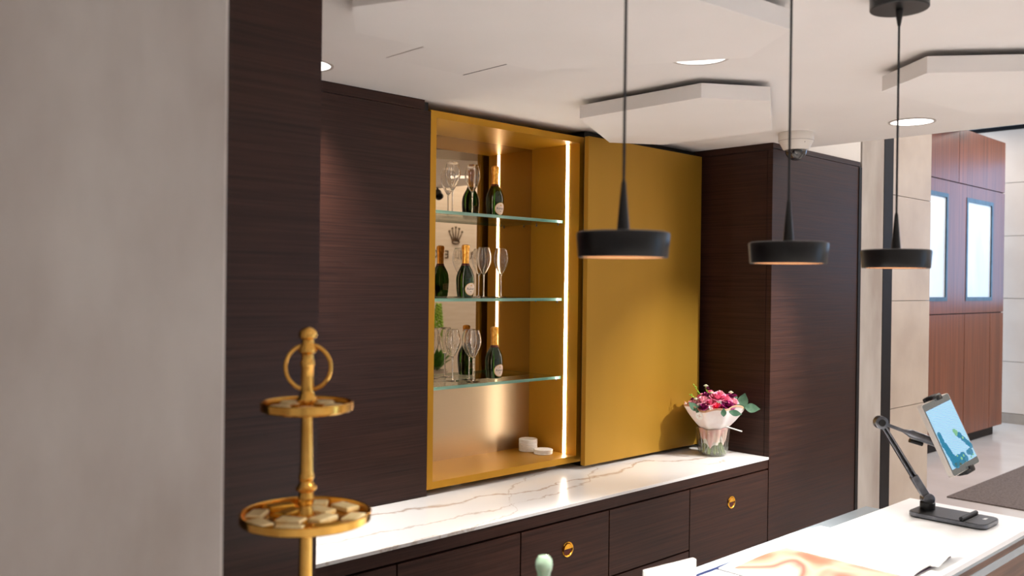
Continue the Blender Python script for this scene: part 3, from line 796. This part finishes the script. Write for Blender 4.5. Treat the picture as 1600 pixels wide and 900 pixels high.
# second sheet, pinkish tail pushed into the vase
paper([(0.050, 0.072, 0.22), (0.066, 0.10, 0.12), (0.078, 0.148, 0.04)], 70, 0, 'paper_tail', 'paper_pink')
def petal_flower(cx, cy, cz, R, mat, layers=4, tilt=(0, 0), spiky=False):
    bm = B()
    for l in range(layers):
        n = 5 + l * 2 if not spiky else 10 + 2 * l
        rr = R * (0.30 + 0.70 * l / max(1, layers - 1)); hh = R * (0.75 - 0.55 * l / max(1, layers - 1))
        for k in range(n):
            a = 2 * PI * (k + 0.5 * (l % 2)) / n + l * 0.3
            ca, sa = math.cos(a), math.sin(a)
            wd = rr * (1.35 if not spiky else 0.5) * PI / n
            tw = Vector((-sa, ca, 0)); ra = Vector((ca, sa, 0)); up = Vector((0, 0, 1))
            p = [ra * rr * 0.15 - up * R * 0.35, ra * rr * 0.55 + tw * wd + up * hh * 0.35, ra * rr * 0.55 - tw * wd + up * hh * 0.35,
                 ra * rr * 0.95 + tw * wd * 0.9 + up * hh * 0.9, ra * rr * 0.95 - tw * wd * 0.9 + up * hh * 0.9, ra * rr * 1.08 + up * hh * 0.98, ra * rr * 0.78 + up * hh * 0.55]
            v = [bm.verts.new(q) for q in p]
            bm.faces.new((v[0], v[1], v[6])); bm.faces.new((v[0], v[6], v[2])); bm.faces.new((v[1], v[3], v[6])); bm.faces.new((v[2], v[6], v[4])); bm.faces.new((v[3], v[5], v[6])); bm.faces.new((v[4], v[6], v[5]))
    M = Matrix.Translation((cx, cy, cz)) @ Matrix.Rotation(tilt[0], 4, 'X') @ Matrix.Rotation(tilt[1], 4, 'Y')
    bmesh.ops.transform(bm, matrix=M, verts=bm.verts)
    base = WL[bq]
    bmesh.ops.translate(bm, vec=-base, verts=bm.verts)
    me = bpy.data.meshes.new('flower'); bm.to_mesh(me); bm.free(); me.materials.append(MATS[mat])
    for p_ in me.polygons: p_.use_smooth = True
    o = bpy.data.objects.new('flower', me); col.objects.link(o); o.parent = bq
    return o
# (screen-right offset u, toward-viewer offset w, height) around the vase axis
Rh = Vector((CR.x, CR.y, 0)).normalized(); Fh = Vector((CF.x, CF.y, 0)).normalized()
def bpos(u, wv, h): return Vector((VX, VY, VZ + h)) + Rh * u - Fh * wv
FL = [(0.005, .07, .315, .042, 'petal_pink'), (-.07, .06, .298, .036, 'petal_pale'), (.045, .07, .305, .040, 'petal_pink'), (-.005, .11, .270, .036, 'petal_red'),
      (.055, .10, .278, .038, 'petal_purple'), (.095, .05, .288, .036, 'petal_pale'), (-.075, .10, .268, .030, 'petal_purple'), (-.035, .09, .290, .030, 'petal_pink'),
      (-.045, .03, .318, .032, 'petal_purple'), (.03, .02, .325, .034, 'petal_pale'), (.085, .02, .312, .030, 'petal_purple'), (-.11, .05, .282, .028, 'petal_pale'),
      (-.01, -.03, .322, .034, 'petal_pink'), (.05, -.06, .300, .034, 'petal_purple'), (-.05, -.06, .300, .034, 'petal_pink'), (.0, -.10, .282, .034, 'petal_purple'),
      (-.10, -.02, .285, .030, 'petal_purple'), (.10, -.03, .285, .030, 'petal_pink'), (.025, .115, .268, .028, 'petal_purple'), (-.12, .01, .275, .026, 'petal_pale')]
for u, wv, h, r, m_ in FL:
    p = bpos(u, wv, h)
    d = Vector((p.x - VX, p.y - VY, 0.12))
    petal_flower(p.x, p.y, p.z, r, m_, 4, (-d.y * 5, d.x * 5), m_ == 'petal_red')
for u, wv, h, m_ in ((.082, .05, .342, 'petal_white'), (-.105, .06, .305, 'petal_white'), (-.045, .02, .372, 'petal_white'), (-.04, .02, .360, 'petal_purple'), (.105, .04, .325, 'petal_purple'), (-.02, .05, .338, 'petal_white')):
    p = bpos(u, wv, h); petal_flower(p.x, p.y, p.z, 0.014, m_, 3)
bm = B()
for u0, u1, h1 in ((-.06, -.115, .385), (-.03, -.047, .372), (-.10, -.135, .33)):
    a, b_ = bpos(u0 * .6, .03, .25), bpos(u1, .02, h1)
    m_ = (a + b_) / 2 + Vector((0, 0, 0.012))
    tube(bm, [a, m_, b_], [0.0022, 0.0016, 0.001], 5)
    for k in range(9):
        q = a.lerp(b_, 0.45 + 0.06 * k) + Vector((rnd.uniform(-.006, .006), rnd.uniform(-.006, .006), rnd.uniform(0, .008)))
        bmesh.ops.create_icosphere(bm, subdivisions=1, radius=0.0042, matrix=Matrix.Translation(q))
part('sprigs', bm, 'leaf_lime', bq)
def leaf(center, L_, W_, along, normal, mat, parent, name='leaf', bend=0.12):
    A = along.normalized(); Nn = (normal - A * normal.dot(A)).normalized(); S = A.cross(Nn)
    bm = B(); n = 8
    top = []; 
    for i in range(n + 1):
        t = i / n; wd = W_ * math.sin(PI * min(1, max(0.03, t)) ** 0.85) if 0 < i < n else W_ * 0.06
        c_ = center + A * (t - 0.5) * L_ + Nn * (bend * L_ * (t - 0.5) ** 2)
        top.append((bm.verts.new(c_ + S * wd / 2 - Nn * 0.0), bm.verts.new(c_ + Nn * -0.1 * wd), bm.verts.new(c_ - S * wd / 2)))
    for a, b2 in zip(top[:-1], top[1:]):
        bm.faces.new((a[0], b2[0], b2[1], a[1])); bm.faces.new((a[1], b2[1], b2[2], a[2]))
    r_ = bmesh.ops.solidify(bm, geom=list(bm.faces), thickness=0.0012)
    return part(name, bm, mat, parent, True)
Up = Vector((0, 0, 1)); Tv = -Fh
for u, wv, h, L_, W_, ax, mt in ((.152, .03, .300, .080, .058, Rh * 0.25 + Up, 'eucalyptus'), (.196, .05, .262, .085, .050, Rh - Up * 0.12, 'eucalyptus'), (.075, .175, .252, .070, .034, Rh - Up * .2, 'eucalyptus'),
                                 (.012, .185, .256, .045, .030, Up, 'eucalyptus'), (-.125, .09, .272, .070, .040, Rh * -0.6 + Up * 0.5, 'eucalyptus'), (.125, .08, .268, .060, .042, Rh + Up * .1, 'eucalyptus'), (-.10, .10, .262, .05, .03, Rh * .6 + Up, 'eucalyptus'), (.12, -.05, .29, .07, .04, Rh * .6 - Tv * .4 + Up * .4, 'eucalyptus')):
    leaf(bpos(u, wv, h), L_, W_, ax, Tv + Up * 0.25, mt, bq)
p = bpos(-.100, .120, .226)
st_ = part('sticker', lathe(B(), [(0, 0), (0.020, 0), (0.020, 0.001), (0, 0.001)], 28, mat=basis(p, Rh, Up, Tv) @ Matrix.Rotation(0.35, 4, 'X') @ Matrix.Rotation(-0.6, 4, 'Y')), 'page_white', bq)
bm = B(); Ms = basis(p, Rh, Up, Tv) @ Matrix.Rotation(0.35, 4, 'X') @ Matrix.Rotation(-0.6, 4, 'Y')
box(bm, -.012, .012, -.0007, .0007, .0011, .0015); box(bm, -.0007, .0007, -.012, .012, .0011, .0015)
bmesh.ops.transform(bm, matrix=Ms, verts=bm.verts); part('sticker_mark', bm, 'wrap_trim', st_)
bm = B(); tube(bm, [bpos(.055, .075, .165), bpos(.135, .085, .142)], 0.0032, 8)
part('wrap_stick', bm, 'white_plastic', bq)

# ------------------------------------------------------------------ desk
DZ = 1.02
dk = thing('reception_desk', 'long reception desk with bright white raised top and wooden front', 'desk', (0, -1.75, 0))
part('upper_top', bx(-1.27, 1.162, -2.005, -1.553, DZ - 0.018, DZ, bevel=0.0015), 'white_desk', dk)
part('upper_top_underlay', bx(-1.27, 1.158, -2.000, -1.557, DZ - 0.032, DZ - 0.0185), 'grey_desk', dk)
part('riser', bx(-1.26, 1.14, -1.985, -1.60, 0.955, DZ - 0.0325), 'wood_desk', dk)
part('lower_top', bx(-1.27, 1.163, -1.985, -1.377, 0.926, 0.954), 'grey_desk', dk)
part('front_panel', bx(-1.25, 1.13, -1.985, -1.96, 0.0, 0.9255), 'wood_desk', dk)
part('end_panel', bx(1.105, 1.13, -1.959, -1.40, 0.0, 0.9255), 'wood_desk', dk)
part('end_panel', bx(-1.25, -1.225, -1.959, -1.40, 0.0, 0.9255), 'wood_desk', dk)
part('modesty_panel', bx(-1.224, 1.104, -1.46, -1.44, 0.0, 0.9255), 'wood_dark', dk)

# open magazine
mg = thing('magazine', 'open magazine with an orange photograph lying on the bright desk', 'magazine', (0.17, -1.75, DZ))
def page(x0, x1, y0, y1, zf, mat, name, n=16, m=3, th=0.004):
    bm = B(); g = []
    for lay in (0, 1):
        gg = []
        for i in range(n + 1):
            x = x0 + (x1 - x0) * i / n
            gg.append([bm.verts.new((x, y0 + (y1 - y0) * j / m, zf(i / n, j / m) - lay * th)) for j in range(m + 1)])
        g.append(gg)
    for i in range(n):
        for j in range(m):
            bm.faces.new((g[0][i][j], g[0][i + 1][j], g[0][i + 1][j + 1], g[0][i][j + 1])); bm.faces.new((g[1][i][j], g[1][i][j + 1], g[1][i + 1][j + 1], g[1][i + 1][j]))
    for i in range(n):
        for j in (0, m): bm.faces.new((g[0][i][j], g[0][i + 1][j], g[1][i + 1][j], g[1][i][j]))
    for j in range(m):
        for i in (0, n): bm.faces.new((g[0][i][j], g[0][i][j + 1], g[1][i][j + 1], g[1][i][j]))
    return part(name, bm, mat, mg, True)
Z1 = DZ + 0.0046
lf = lambda t, s: Z1 + 0.004 + 0.010 * math.sin(PI * min(1, t * 1.0)) * (0.4 + 0.6 * t)
rf = lambda t, s: Z1 + 0.004 + 0.012 * math.sin(PI * t ** 0.7) * (1 - 0.5 * t) + 0.010 * max(0, t - 0.7) * (1 - s) * 3
pl = page(-0.165, 0.168, -1.965, -1.560, lf, 'page_white', 'page_block')
part('page_photo', (lambda: (lambda bm: bm)(B()))(), 'page_print', pl) if False else None
def sheet(x0, x1, y0, y1, X0, X1, zf, mat, parent, name, lift=0.0006, n=14):
    bm = B(); g = []
    for i in range(n + 1):
        x = x0 + (x1 - x0) * i / n
        g.append([bm.verts.new((x, y, zf((x - X0) / (X1 - X0), (y + 1.965) / 0.43) + lift)) for y in [y0 + (y1 - y0) * j / 4 for j in range(5)]])
    for i in range(n):
        for j in range(4): bm.faces.new((g[i][j], g[i + 1][j], g[i + 1][j + 1], g[i][j + 1]))
    return part(name, bm, mat, parent, True)
sheet(-0.140, 0.162, -1.960, -1.590, -0.165, 0.168, lf, 'page_print', pl, 'page_photo')
pr_ = page(0.172, 0.480, -1.965, -1.535, rf, 'page_white', 'page_block')
bm = B()
for q in range(2):
    tube(bm, [(0.335 + 0.055 * math.sin(PI * i / 8) * (1 if q else .8) + 0.012 * q, -1.86 + 0.2 * i / 8, rf((0.335 + 0.055 * math.sin(PI * i / 8) - .172) / .308, .5) + 0.0004) for i in range(1, 8) if i not in (3, 4, 5)], 0.0012, 5)
part('page_drawing', bm, 'label_rim', pr_)
# curled page corner at the front of the right page
bm = B(); g = []
for i in range(11):
    a = i / 10 * 2.2
    g.append([bm.verts.new((x, -1.962 - 0.004 * i + 0.016 * math.sin(a) , Z1 + 0.008 + 0.015 * (1 - math.cos(a)) * k)) for x, k in ((0.30, 0.15), (0.37, 0.7), (0.46, 1.0), (0.50, 0.8))])
for i in range(10):
    for j in range(3): bm.faces.new((g[i][j], g[i + 1][j], g[i + 1][j + 1], g[i][j + 1]))
bmesh.ops.solidify(bm, geom=list(bm.faces), thickness=0.0006)
part('curled_page', bm, 'page_white', mg, True)
part('cover', bx(-0.16, 0.475, -1.960, -1.60, DZ + 0.0034, DZ + 0.0044), 'cover_purple', mg)
tag(part('folder', bx(-0.40, 0.045, -1.75, -1.539, DZ + 0.0003, DZ + 0.0031, bevel=0.0008), 'blue_cover', loc=(-0.18, -1.65, DZ)), 'thin dark blue folder peeking out behind the magazine at the desk edge', 'folder')
tag(part('paper_sheet', bx(-0.46, -0.17, -1.94, -1.557, DZ + 0.0033, DZ + 0.0040), 'page_white', loc=(-0.3, -1.75, DZ)), 'blank white sheet of paper on the desk left of the magazine', 'paper')

# white table card
cdt = thing('table_card', 'white upright table card at the bottom edge, on the desk', 'card', (-0.64, -1.70, DZ))
bm = bx(-0.17, 0.0, -0.012, 0.0, 0, 0.142, bevel=0.001); bmesh.ops.transform(bm, matrix=Matrix.Translation((-0.508, -1.709, DZ)) @ Matrix.Rotation(-0.13, 4, 'Z'), verts=bm.verts)
part('face', bm, 'page_white', cdt)
bm = bx(-0.17, 0.0, -0.05, 0.035, 0, 0.004); bmesh.ops.transform(bm, matrix=Matrix.Translation((-0.508, -1.709, DZ + 0.0002)) @ Matrix.Rotation(-0.13, 4, 'Z'), verts=bm.verts)
part('foot', bm, 'white_plastic', cdt)

# green glass bottle with round stopper
gb = thing('stoppered_bottle', 'pale green glass bottle, only its round stopper showing at the bottom edge', 'bottle', (-1.06, -1.735, DZ))
c = (-1.06, -1.735, DZ + 0.0003)
part('body', lathe(B(), [(0, 0), (0.034, 0), (0.036, 0.004), (0.036, 0.11), (0.030, 0.135), (0.016, 0.160), (0.0135, 0.175), (0.0135, 0.222), (0, 0.222)], 32, c), 'green_glass', gb, True)
part('stopper', lathe(B(), [(0.0130, 0.2222), (0.0135, 0.230), (0.0165, 0.238), (0.0175, 0.247), (0.0165, 0.256), (0.0115, 0.263), (0, 0.265)], 28, c), 'green_glass', gb, True)

# ------------------------------------------------------------------ tablet on its stand
ts = thing('tablet_stand', 'dark metal folding-arm tablet stand on the white desk', 'tablet stand', (0.945, -1.79, DZ))
def rrect(cx, cy, wx, wy, r, n=6):
    pts = []
    for sx, sy, a0 in ((1, 1, 0), (-1, 1, PI / 2), (-1, -1, PI), (1, -1, 3 * PI / 2)):
        for i in range(n + 1):
            a = a0 + PI / 2 * i / n
            pts.append((cx + sx * (wx / 2 - r) + r * math.cos(a), cy + sy * (wy / 2 - r) + r * math.sin(a)))
    return pts
bcx, bcy = 0.945, -1.792
base_ = part('base', prism(B(), rrect(bcx, bcy, 0.155, 0.262, 0.030), DZ + 0.006, DZ + 0.018), 'gunmetal', ts)
part('base_pad', prism(B(), rrect(bcx, bcy, 0.145, 0.252, 0.026), DZ + 0.0003, DZ + 0.0058), 'black_rubber', ts)
part('base_top', prism(B(), rrect(bcx, bcy, 0.151, 0.258, 0.028), DZ + 0.0182, DZ + 0.0198), 'black_satin', ts)
bm = B(); tube(bm, [(bcx - 0.070, bcy - 0.052, DZ + 0.0255), (bcx + 0.070, bcy - 0.052, DZ + 0.0255)], 0.0075, 12)
part('rest_bar', bm, 'black_rubber', ts, True)
part('base_seam', bx(bcx - 0.074, bcx + 0.074, bcy - 0.071, bcy - 0.0695, DZ + 0.0199, DZ + 0.0202), 'black_rubber', ts)
for k in range(4):
    part('maker_mark', bx(bcx + 0.008 + k * 0.007, bcx + 0.013 + k * 0.007, bcy - 0.104, bcy - 0.096 + (0.003 if k % 2 == 0 else 0), DZ + 0.0199, DZ + 0.0203), 'page_white', base_)
def pxp(x, y, dep):
    return CAM + (CF + CR * ((x - 800) / FPX) - CU * ((y - 450) / FPX)) * dep
piv = lathe(B(), [(0, 0.0199), (0.026, 0.0199), (0.026, 0.042), (0.024, 0.044), (0, 0.044)], 28, (0.963, -1.697, DZ))
part('swivel', piv, 'black_satin', ts, True)
D0 = 3.222
P_low = pxp(1449, 779, D0); P_elb = pxp(1376, 660, D0); P_head = pxp(1441, 684, D0)
def bar(p, q, wd, th, name, mat):
    A = (q - p).normalized(); Nn = CF; S = A.cross(Nn).normalized(); Nn = S.cross(A)
    L_ = (q - p).length
    bm = bx(-wd / 2, wd / 2, -th / 2, th / 2, 0, L_, bevel=0.002)
    bmesh.ops.transform(bm, matrix=basis(p, S, Nn, A), verts=bm.verts)
    return part(name, bm, mat, ts)
def knuckle(p, r, ln, name, mat, axis=None):
    Z = (axis or CF).normalized(); X = Z.orthogonal().normalized(); Y = Z.cross(X)
    return part(name, lathe(B(), [(0, -ln / 2), (r * .85, -ln / 2), (r, -ln / 2 + .002), (r, ln / 2 - .002), (r * .85, ln / 2), (0, ln / 2)], 28, mat=basis(p, X, Y, Z)), mat, ts, True)
bm = B(); tube(bm, [(0.963, -1.697, DZ + 0.040), P_low], 0.011, 12); part('post', bm, 'gunmetal', ts, True)
knuckle(P_low, 0.021, 0.036, 'lower_joint', 'gunmetal')
off = CR * 0.0065
bar(P_low.lerp(P_elb, 0.02) , P_low.lerp(P_elb, 0.30), 0.026, 0.024, 'lower_arm_boot', 'gunmetal')
for s in (-1, 1):
    S_ = (P_elb - P_low).normalized().cross(CF).normalized() * 0.0075 * s
    bar(P_low.lerp(P_elb, 0.25) + S_, P_elb + S_ * 0.8, 0.0065, 0.016, 'lower_arm_rail', 'gunmetal')
bar(P_low.lerp(P_elb, 0.25) + CF * 0.006, P_elb + CF * 0.006, 0.012, 0.004, 'lower_arm_web', 'black_satin')
knuckle(P_elb, 0.0235, 0.030, 'elbow_joint', 'gunmetal')
knuckle(P_elb - CF * 0.016, 0.0130, 0.004, 'elbow_cap', 'black_satin')
bar(P_elb, P_elb.lerp(P_head, 0.62), 0.013, 0.016, 'upper_arm', 'gunmetal')
bm = B(); tube(bm, [P_elb.lerp(P_head, 0.55), P_elb.lerp(P_head, 0.68), P_elb.lerp(P_head, 0.72), P_elb.lerp(P_head, 1.35)], [0.007, 0.012, 0.0155, 0.0155], 16)
part('head_joint', bm, 'gunmetal', ts, True)
bm = B(); tube(bm, [pxp(1421, 688, D0 + .01), pxp(1441, 694, D0 + .01)], 0.008, 12); part('tightening_knob', bm, 'black_satin', ts, True)

# tablet
Tu = (CR * -0.0951 + CU * 0.2505 + CF * 0.049).normalized()
Tr = (CR * 0.1415 + CU * 0.035 + CF * 0.096)
Tr = (Tr - Tu * Tr.dot(Tu)).normalized()
Tn = Tr.cross(Tu)
if Tn.dot(CF) > 0: Tn = -Tn
TC = pxp(1486, 678, 3.185)
TW, TH_, TT = 0.176, 0.266, 0.020
tb = thing('tablet', 'white-cased tablet with a blue seascape picture on its screen, held in the stand', 'tablet', TC)
MT = basis(TC, Tr, Tu, Tn)
def tpart(name, bm, mat, parent=tb, smooth=False):
    bmesh.ops.transform(bm, matrix=MT, verts=bm.verts); return part(name, bm, mat, parent, smooth)
bm = prism(B(), rrect(0, 0, TW, TH_, 0.010, 4), -TT, -0.0012); tpart('case', bm, 'white_plastic')
bm = prism(B(), rrect(0.0, 0, TW - 0.006, TH_ - 0.004, 0.008, 4), -0.001, 0.0); bz = tpart('bezel', bm, 'screen_grey')
scr = tpart('screen', bx(-TW / 2 + 0.008, TW / 2 - 0.006, -TH_ / 2 + 0.024, TH_ / 2 - 0.026, 0.0002, 0.0008), 'tablet_screen')
def blobs(name, mat, items, z):
    bm = B()
    for (x, y, r) in items:
        lathe(bm, [(0, z), (r, z), (r, z + 0.0002), (0, z + 0.0002)], 10, (x, y, 0))
    return tpart(name, bm, mat, scr)
r2 = random.Random(3)
L1 = [(-0.076 + 0.030 * t + r2.uniform(-.004, .004), 0.015 - 0.11 * t + r2.uniform(-.006, .006), 0.009 + 0.006 * t) for t in [i / 13 for i in range(14)]]
L2 = [(-0.035 + 0.055 * t, -0.095 + r2.uniform(-.012, .014), 0.010) for t in [i / 9 for i in range(10)]]
L3 = [(0.030 + 0.045 * t, -0.005 - 0.060 * t + r2.uniform(-.005, .005), 0.009) for t in [i / 7 for i in range(8)]]
blobs('picture_coral', 'screen_teal', [(max(-.066, x), max(-.097, y), r * 1.25) for x, y, r in L1 + L2 + L3] + [(.060, -.085, .014), (.045, -.083, .010)], 0.0009)
blobs('picture_leaves', 'screen_green', [(0.022, 0.004, .009), (0.030, -0.002, .009), (.024, -.008, .008), (.052, -.030, .005), (-.005, -.090, .006), (.012, -.085, .005), (-.022, -.075, .004), (.066, -.098, .004), (.050, -.102, .004)], 0.0012)
tpart('picture_foreground', bx(-0.055, 0.012, -0.1085, -0.1045 + .012, 0.0009, 0.0011), 'screen_dark', scr)
def clamp(sy, name):
    y = sy * (TH_ / 2)
    bm = B(); box(bm, -0.020, 0.034, min(y, y + sy * 0.014), max(y, y + sy * 0.014), -TT - 0.012, 0.008, bevel=0.004)
    box(bm, 0.006, 0.034, min(y - sy * 0.009, y + sy * 0.010), max(y - sy * 0.009, y + sy * 0.010), 0.0015, 0.0085, bevel=0.002)
    bmesh.ops.transform(bm, matrix=MT, verts=bm.verts)
    part(name, bm, 'black_satin', ts, True)
clamp(1, 'upper_clamp'); clamp(-1, 'lower_clamp')
bm = B(); box(bm, -0.022, 0.036, -TH_ / 2 - 0.012, TH_ / 2 + 0.012, -TT - 0.014, -TT - 0.003, bevel=0.002)
bmesh.ops.transform(bm, matrix=MT, verts=bm.verts); part('clamp_spine', bm, 'black_satin', ts)

# ------------------------------------------------------------------ brass tray stand
SX, SY = -1.462, -1.490
tz_u, tz_l = 1.590, 1.380      # tray floors
tsd = thing('tray_stand', 'tall brass two-tier tray stand with ring handle in front of the dark wood', 'stand', (SX, SY, 0))
c = (SX, SY, 0)
part('base', lathe(B(), [(0, 0.0), (0.115, 0.0), (0.118, 0.008), (0.10, 0.02), (0.05, 0.03), (0.025, 0.05), (0.018, 0.08), (0, 0.08)], 48, c), 'brass', tsd, True)
part('lower_pole', lathe(B(), [(0.0115, 0.08), (0.0125, 0.5), (0.0130, 1.0), (0.0135, 1.25), (0.0125, 1.34), (0.0115, tz_l - 0.004)], 24, c), 'brass', tsd, True)
def tray(z, R_, name):
    return part(name, lathe(B(), [(0, z - 0.004), (R_ * 0.96, z - 0.004), (R_, z - 0.001), (R_ + 0.001, z + 0.013), (R_ - 0.0015, z + 0.0145), (R_ - 0.004, z + 0.013), (R_ - 0.005, z), (0, z)], 64, c), 'brass', tsd, True)
tray(tz_l, 0.123, 'lower_tray'); tray(tz_u, 0.0865, 'upper_tray')
mp = [(0.0175, tz_l + 0.0002), (0.0185, tz_l + 0.006), (0.0125, tz_l + 0.020), (0.0120, tz_l + 0.026), (0.0150, tz_l + 0.030), (0.0152, tz_l + 0.044), (0.0140, tz_l + 0.048), (0.0142, tz_l + 0.052), (0.0200, tz_l + 0.056), (0.0205, tz_l + 0.060), (0.0150, tz_l + 0.066), (0.0125, tz_l + 0.072), (0.0150, tz_l + 0.078), (0.0150, tz_l + 0.084), (0.0128, tz_l + 0.088), (0.0105, tz_u - 0.0045)]
part('middle_pole', lathe(B(), mp, 12, c), 'brass', tsd, True)
up_ = [(0.0140, tz_u + 0.0002), (0.0140, tz_u + 0.010), (0.0200, tz_u + 0.013), (0.0205, tz_u + 0.018), (0.0150, tz_u + 0.026), (0.0125, tz_u + 0.032), (0.0118, tz_u + 0.080), (0.0140, tz_u + 0.083), (0.0140, tz_u + 0.089), (0.0115, tz_u + 0.093), (0.0115, tz_u + 0.104), (0.0175, tz_u + 0.109), (0.0180, tz_u + 0.114), (0.0120, tz_u + 0.122), (0.0120, tz_u + 0.132)]
hp = part('handle_post', lathe(B(), up_, 16, c), 'brass', tsd, True)
part('finial', lathe(B(), [(0.0120, tz_u + 0.1322), (0.0170, tz_u + 0.136), (0.0180, tz_u + 0.142), (0.0155, tz_u + 0.149), (0.0085, tz_u + 0.155), (0, tz_u + 0.157)], 24, c), 'brass', hp, True)
bm = B(); rc = Vector((SX, SY, tz_u + 0.079))
tube(bm, [rc + Rh * 0.0435 * math.cos(a) + Vector((0, 0, 0.0435 * math.sin(a))) + Fh * 0.004 for a in [2 * PI * i / 48 for i in range(48)]], 0.0040, 10, closed=True)
part('ring_handle', bm, 'brass', tsd, True)

# wrapped sweets on the trays
def compass(a):
    v = Vector((math.cos(a), math.sin(a), 0)); u_, d_ = v.dot(Rh), -v.dot(Fh)
    k = int(round(math.atan2(d_, u_) / (PI / 4))) % 8
    return ('right', 'front right', 'front', 'front left', 'left', 'rear left', 'rear', 'rear right')[k]
rs = random.Random(11)
spots_l = [(0.043, a) for a in (0.3, 1.9, 3.5, 5.0)] + [(0.094, a) for a in (0.1, 0.85, 1.6, 2.35, 3.1, 3.85, 4.6, 5.4)]
proto = None
for i, (r, a) in enumerate(spots_l):
    rot = a + PI / 2 + rs.uniform(-0.25, 0.25)
    if i < 2:
        t = thing('wrapped_sweet', '', 'sweet', (0, 0, 0), 'wrapped sweets on the lower brass tray')
        part('wrapper', bx(-0.026, 0.026, -0.016, 0.016, 0, 0.010, bevel=0.003), 'candy' if i == 0 else 'candy_gold', t)
        part('wrapper_fold', bx(0.0265, 0.030, -0.012, 0.012, 0.003, 0.007), 'candy_gold', t)
        if i == 0: proto = t
        else: proto2 = t
        o = t
    else: o = copy_tree(proto2 if i in (6, 10) else proto)
    o.location = (SX + r * math.cos(a), SY + r * math.sin(a), tz_l + 0.0004); o.rotation_euler = (0, 0, rot)
    o['label'] = ('bright gold' if i in (1, 6, 10) else 'pale gold') + ' wrapped sweet on the lower brass tray, %s' % (compass(a) + (' by the pole' if i < 4 else ' rim'))
proto = None
for i in range(5):
    a = 0.4 + i * 2 * PI / 5
    if proto is None:
        t = thing('round_sweet', '', 'sweet', (0, 0, 0), 'round sweets on the upper brass tray')
        part('wrapper', lathe(B(), [(0, 0), (0.019, 0.0), (0.0215, 0.003), (0.0215, 0.006), (0.018, 0.009), (0, 0.009)], 28), 'candy', t, True)
        part('paper_cup', lathe(B(), [(0.0217, 0.0), (0.0225, 0.0045), (0.0221, 0.0045)], 28, cap=False), 'candy_gold', t)
        proto = t; o = t
    else: o = copy_tree(proto)
    o.location = (SX + 0.053 * math.cos(a), SY + 0.053 * math.sin(a), tz_u + 0.0004)
    o['label'] = 'pale round sweet in a paper cup on the upper brass tray, %s side' % compass(a)

# ------------------------------------------------------------------ plant by the opposite wall (mirrored in the niche)
pt = thing('potted_plant', 'green leafy potted plant on a plinth, seen only in the niche mirror', 'plant', (3.86, -4.1, 0))
part('plinth', bx(3.70, 4.05, -4.26, -3.92, 0.0, 0.70), 'planter_grey', pt)
part('pot', lathe(B(), [(0, 0.7005), (0.09, 0.7005), (0.13, 0.86), (0.125, 0.87), (0.11, 0.86), (0, 0.85)], 28, (3.86, -4.09, 0)), 'planter_grey', pt, True)
rp = random.Random(2)
for k in range(26):
    a = rp.uniform(0, 2 * PI); el = rp.uniform(0.1, 1.0); L_ = rp.uniform(0.20, 0.32)
    d = Vector((math.cos(a) * math.cos(el), math.sin(a) * math.cos(el), math.sin(el)))
    leaf(Vector((3.86, -4.09, 0.88)) + d * (0.5 * L_ + 0.02), L_, 0.055, d, Vector((-d.x * .3, -d.y * .3, 1.0)), 'leaf_green', pt, bend=-0.35)
bm = B()
for s in range(2):
    bx0 = Vector((3.86 - 0.04 * s, -4.09, 0.88)); tip = Vector((3.86 - 0.10 * s, -4.06, 1.60 - 0.12 * s))
    tube(bm, [bx0, bx0.lerp(tip, .5), tip], [0.008, 0.007, 0.004], 6)
    for k in range(60):
        t = 0.62 + 0.38 * k / 59
        q = bx0.lerp(tip, t) + Vector((math.cos(k * 2.4), math.sin(k * 2.4), 0)) * (0.040 * (1.15 - t) / 0.45 + 0.008)
        bmesh.ops.create_icosphere(bm, subdivisions=1, radius=0.019, matrix=Matrix.Translation(q))
part('flower_spikes', bm, 'leaf_lime', pt, True)

# spotlight that lights the bouquet corner (on the low ceiling, right of the picture)
SPP = Vector((2.15, -1.95, 2.54))
sp = thing('spotlight', 'small black ceiling spotlight aimed at the bouquet corner', 'spotlight', (SPP.x, SPP.y, CEIL))
d = (Vector((1.62, -0.15, 1.05)) - SPP).normalized()
X = d.orthogonal().normalized(); Y = d.cross(X)
part('can', lathe(B(), [(0, -0.045), (0.030, -0.045), (0.034, -0.04), (0.034, 0.02), (0.031, 0.02), (0.031, -0.02), (0, -0.02)], 28, mat=basis(SPP, X, Y, d)), 'black_satin', sp, True)
q = SPP - d * 0.035
bm = B(); tube(bm, [q + Vector((0, 0, 0.01)), (q.x, q.y, CEIL - 0.0005)], 0.008, 10); part('rod', bm, 'black_satin', sp, True)
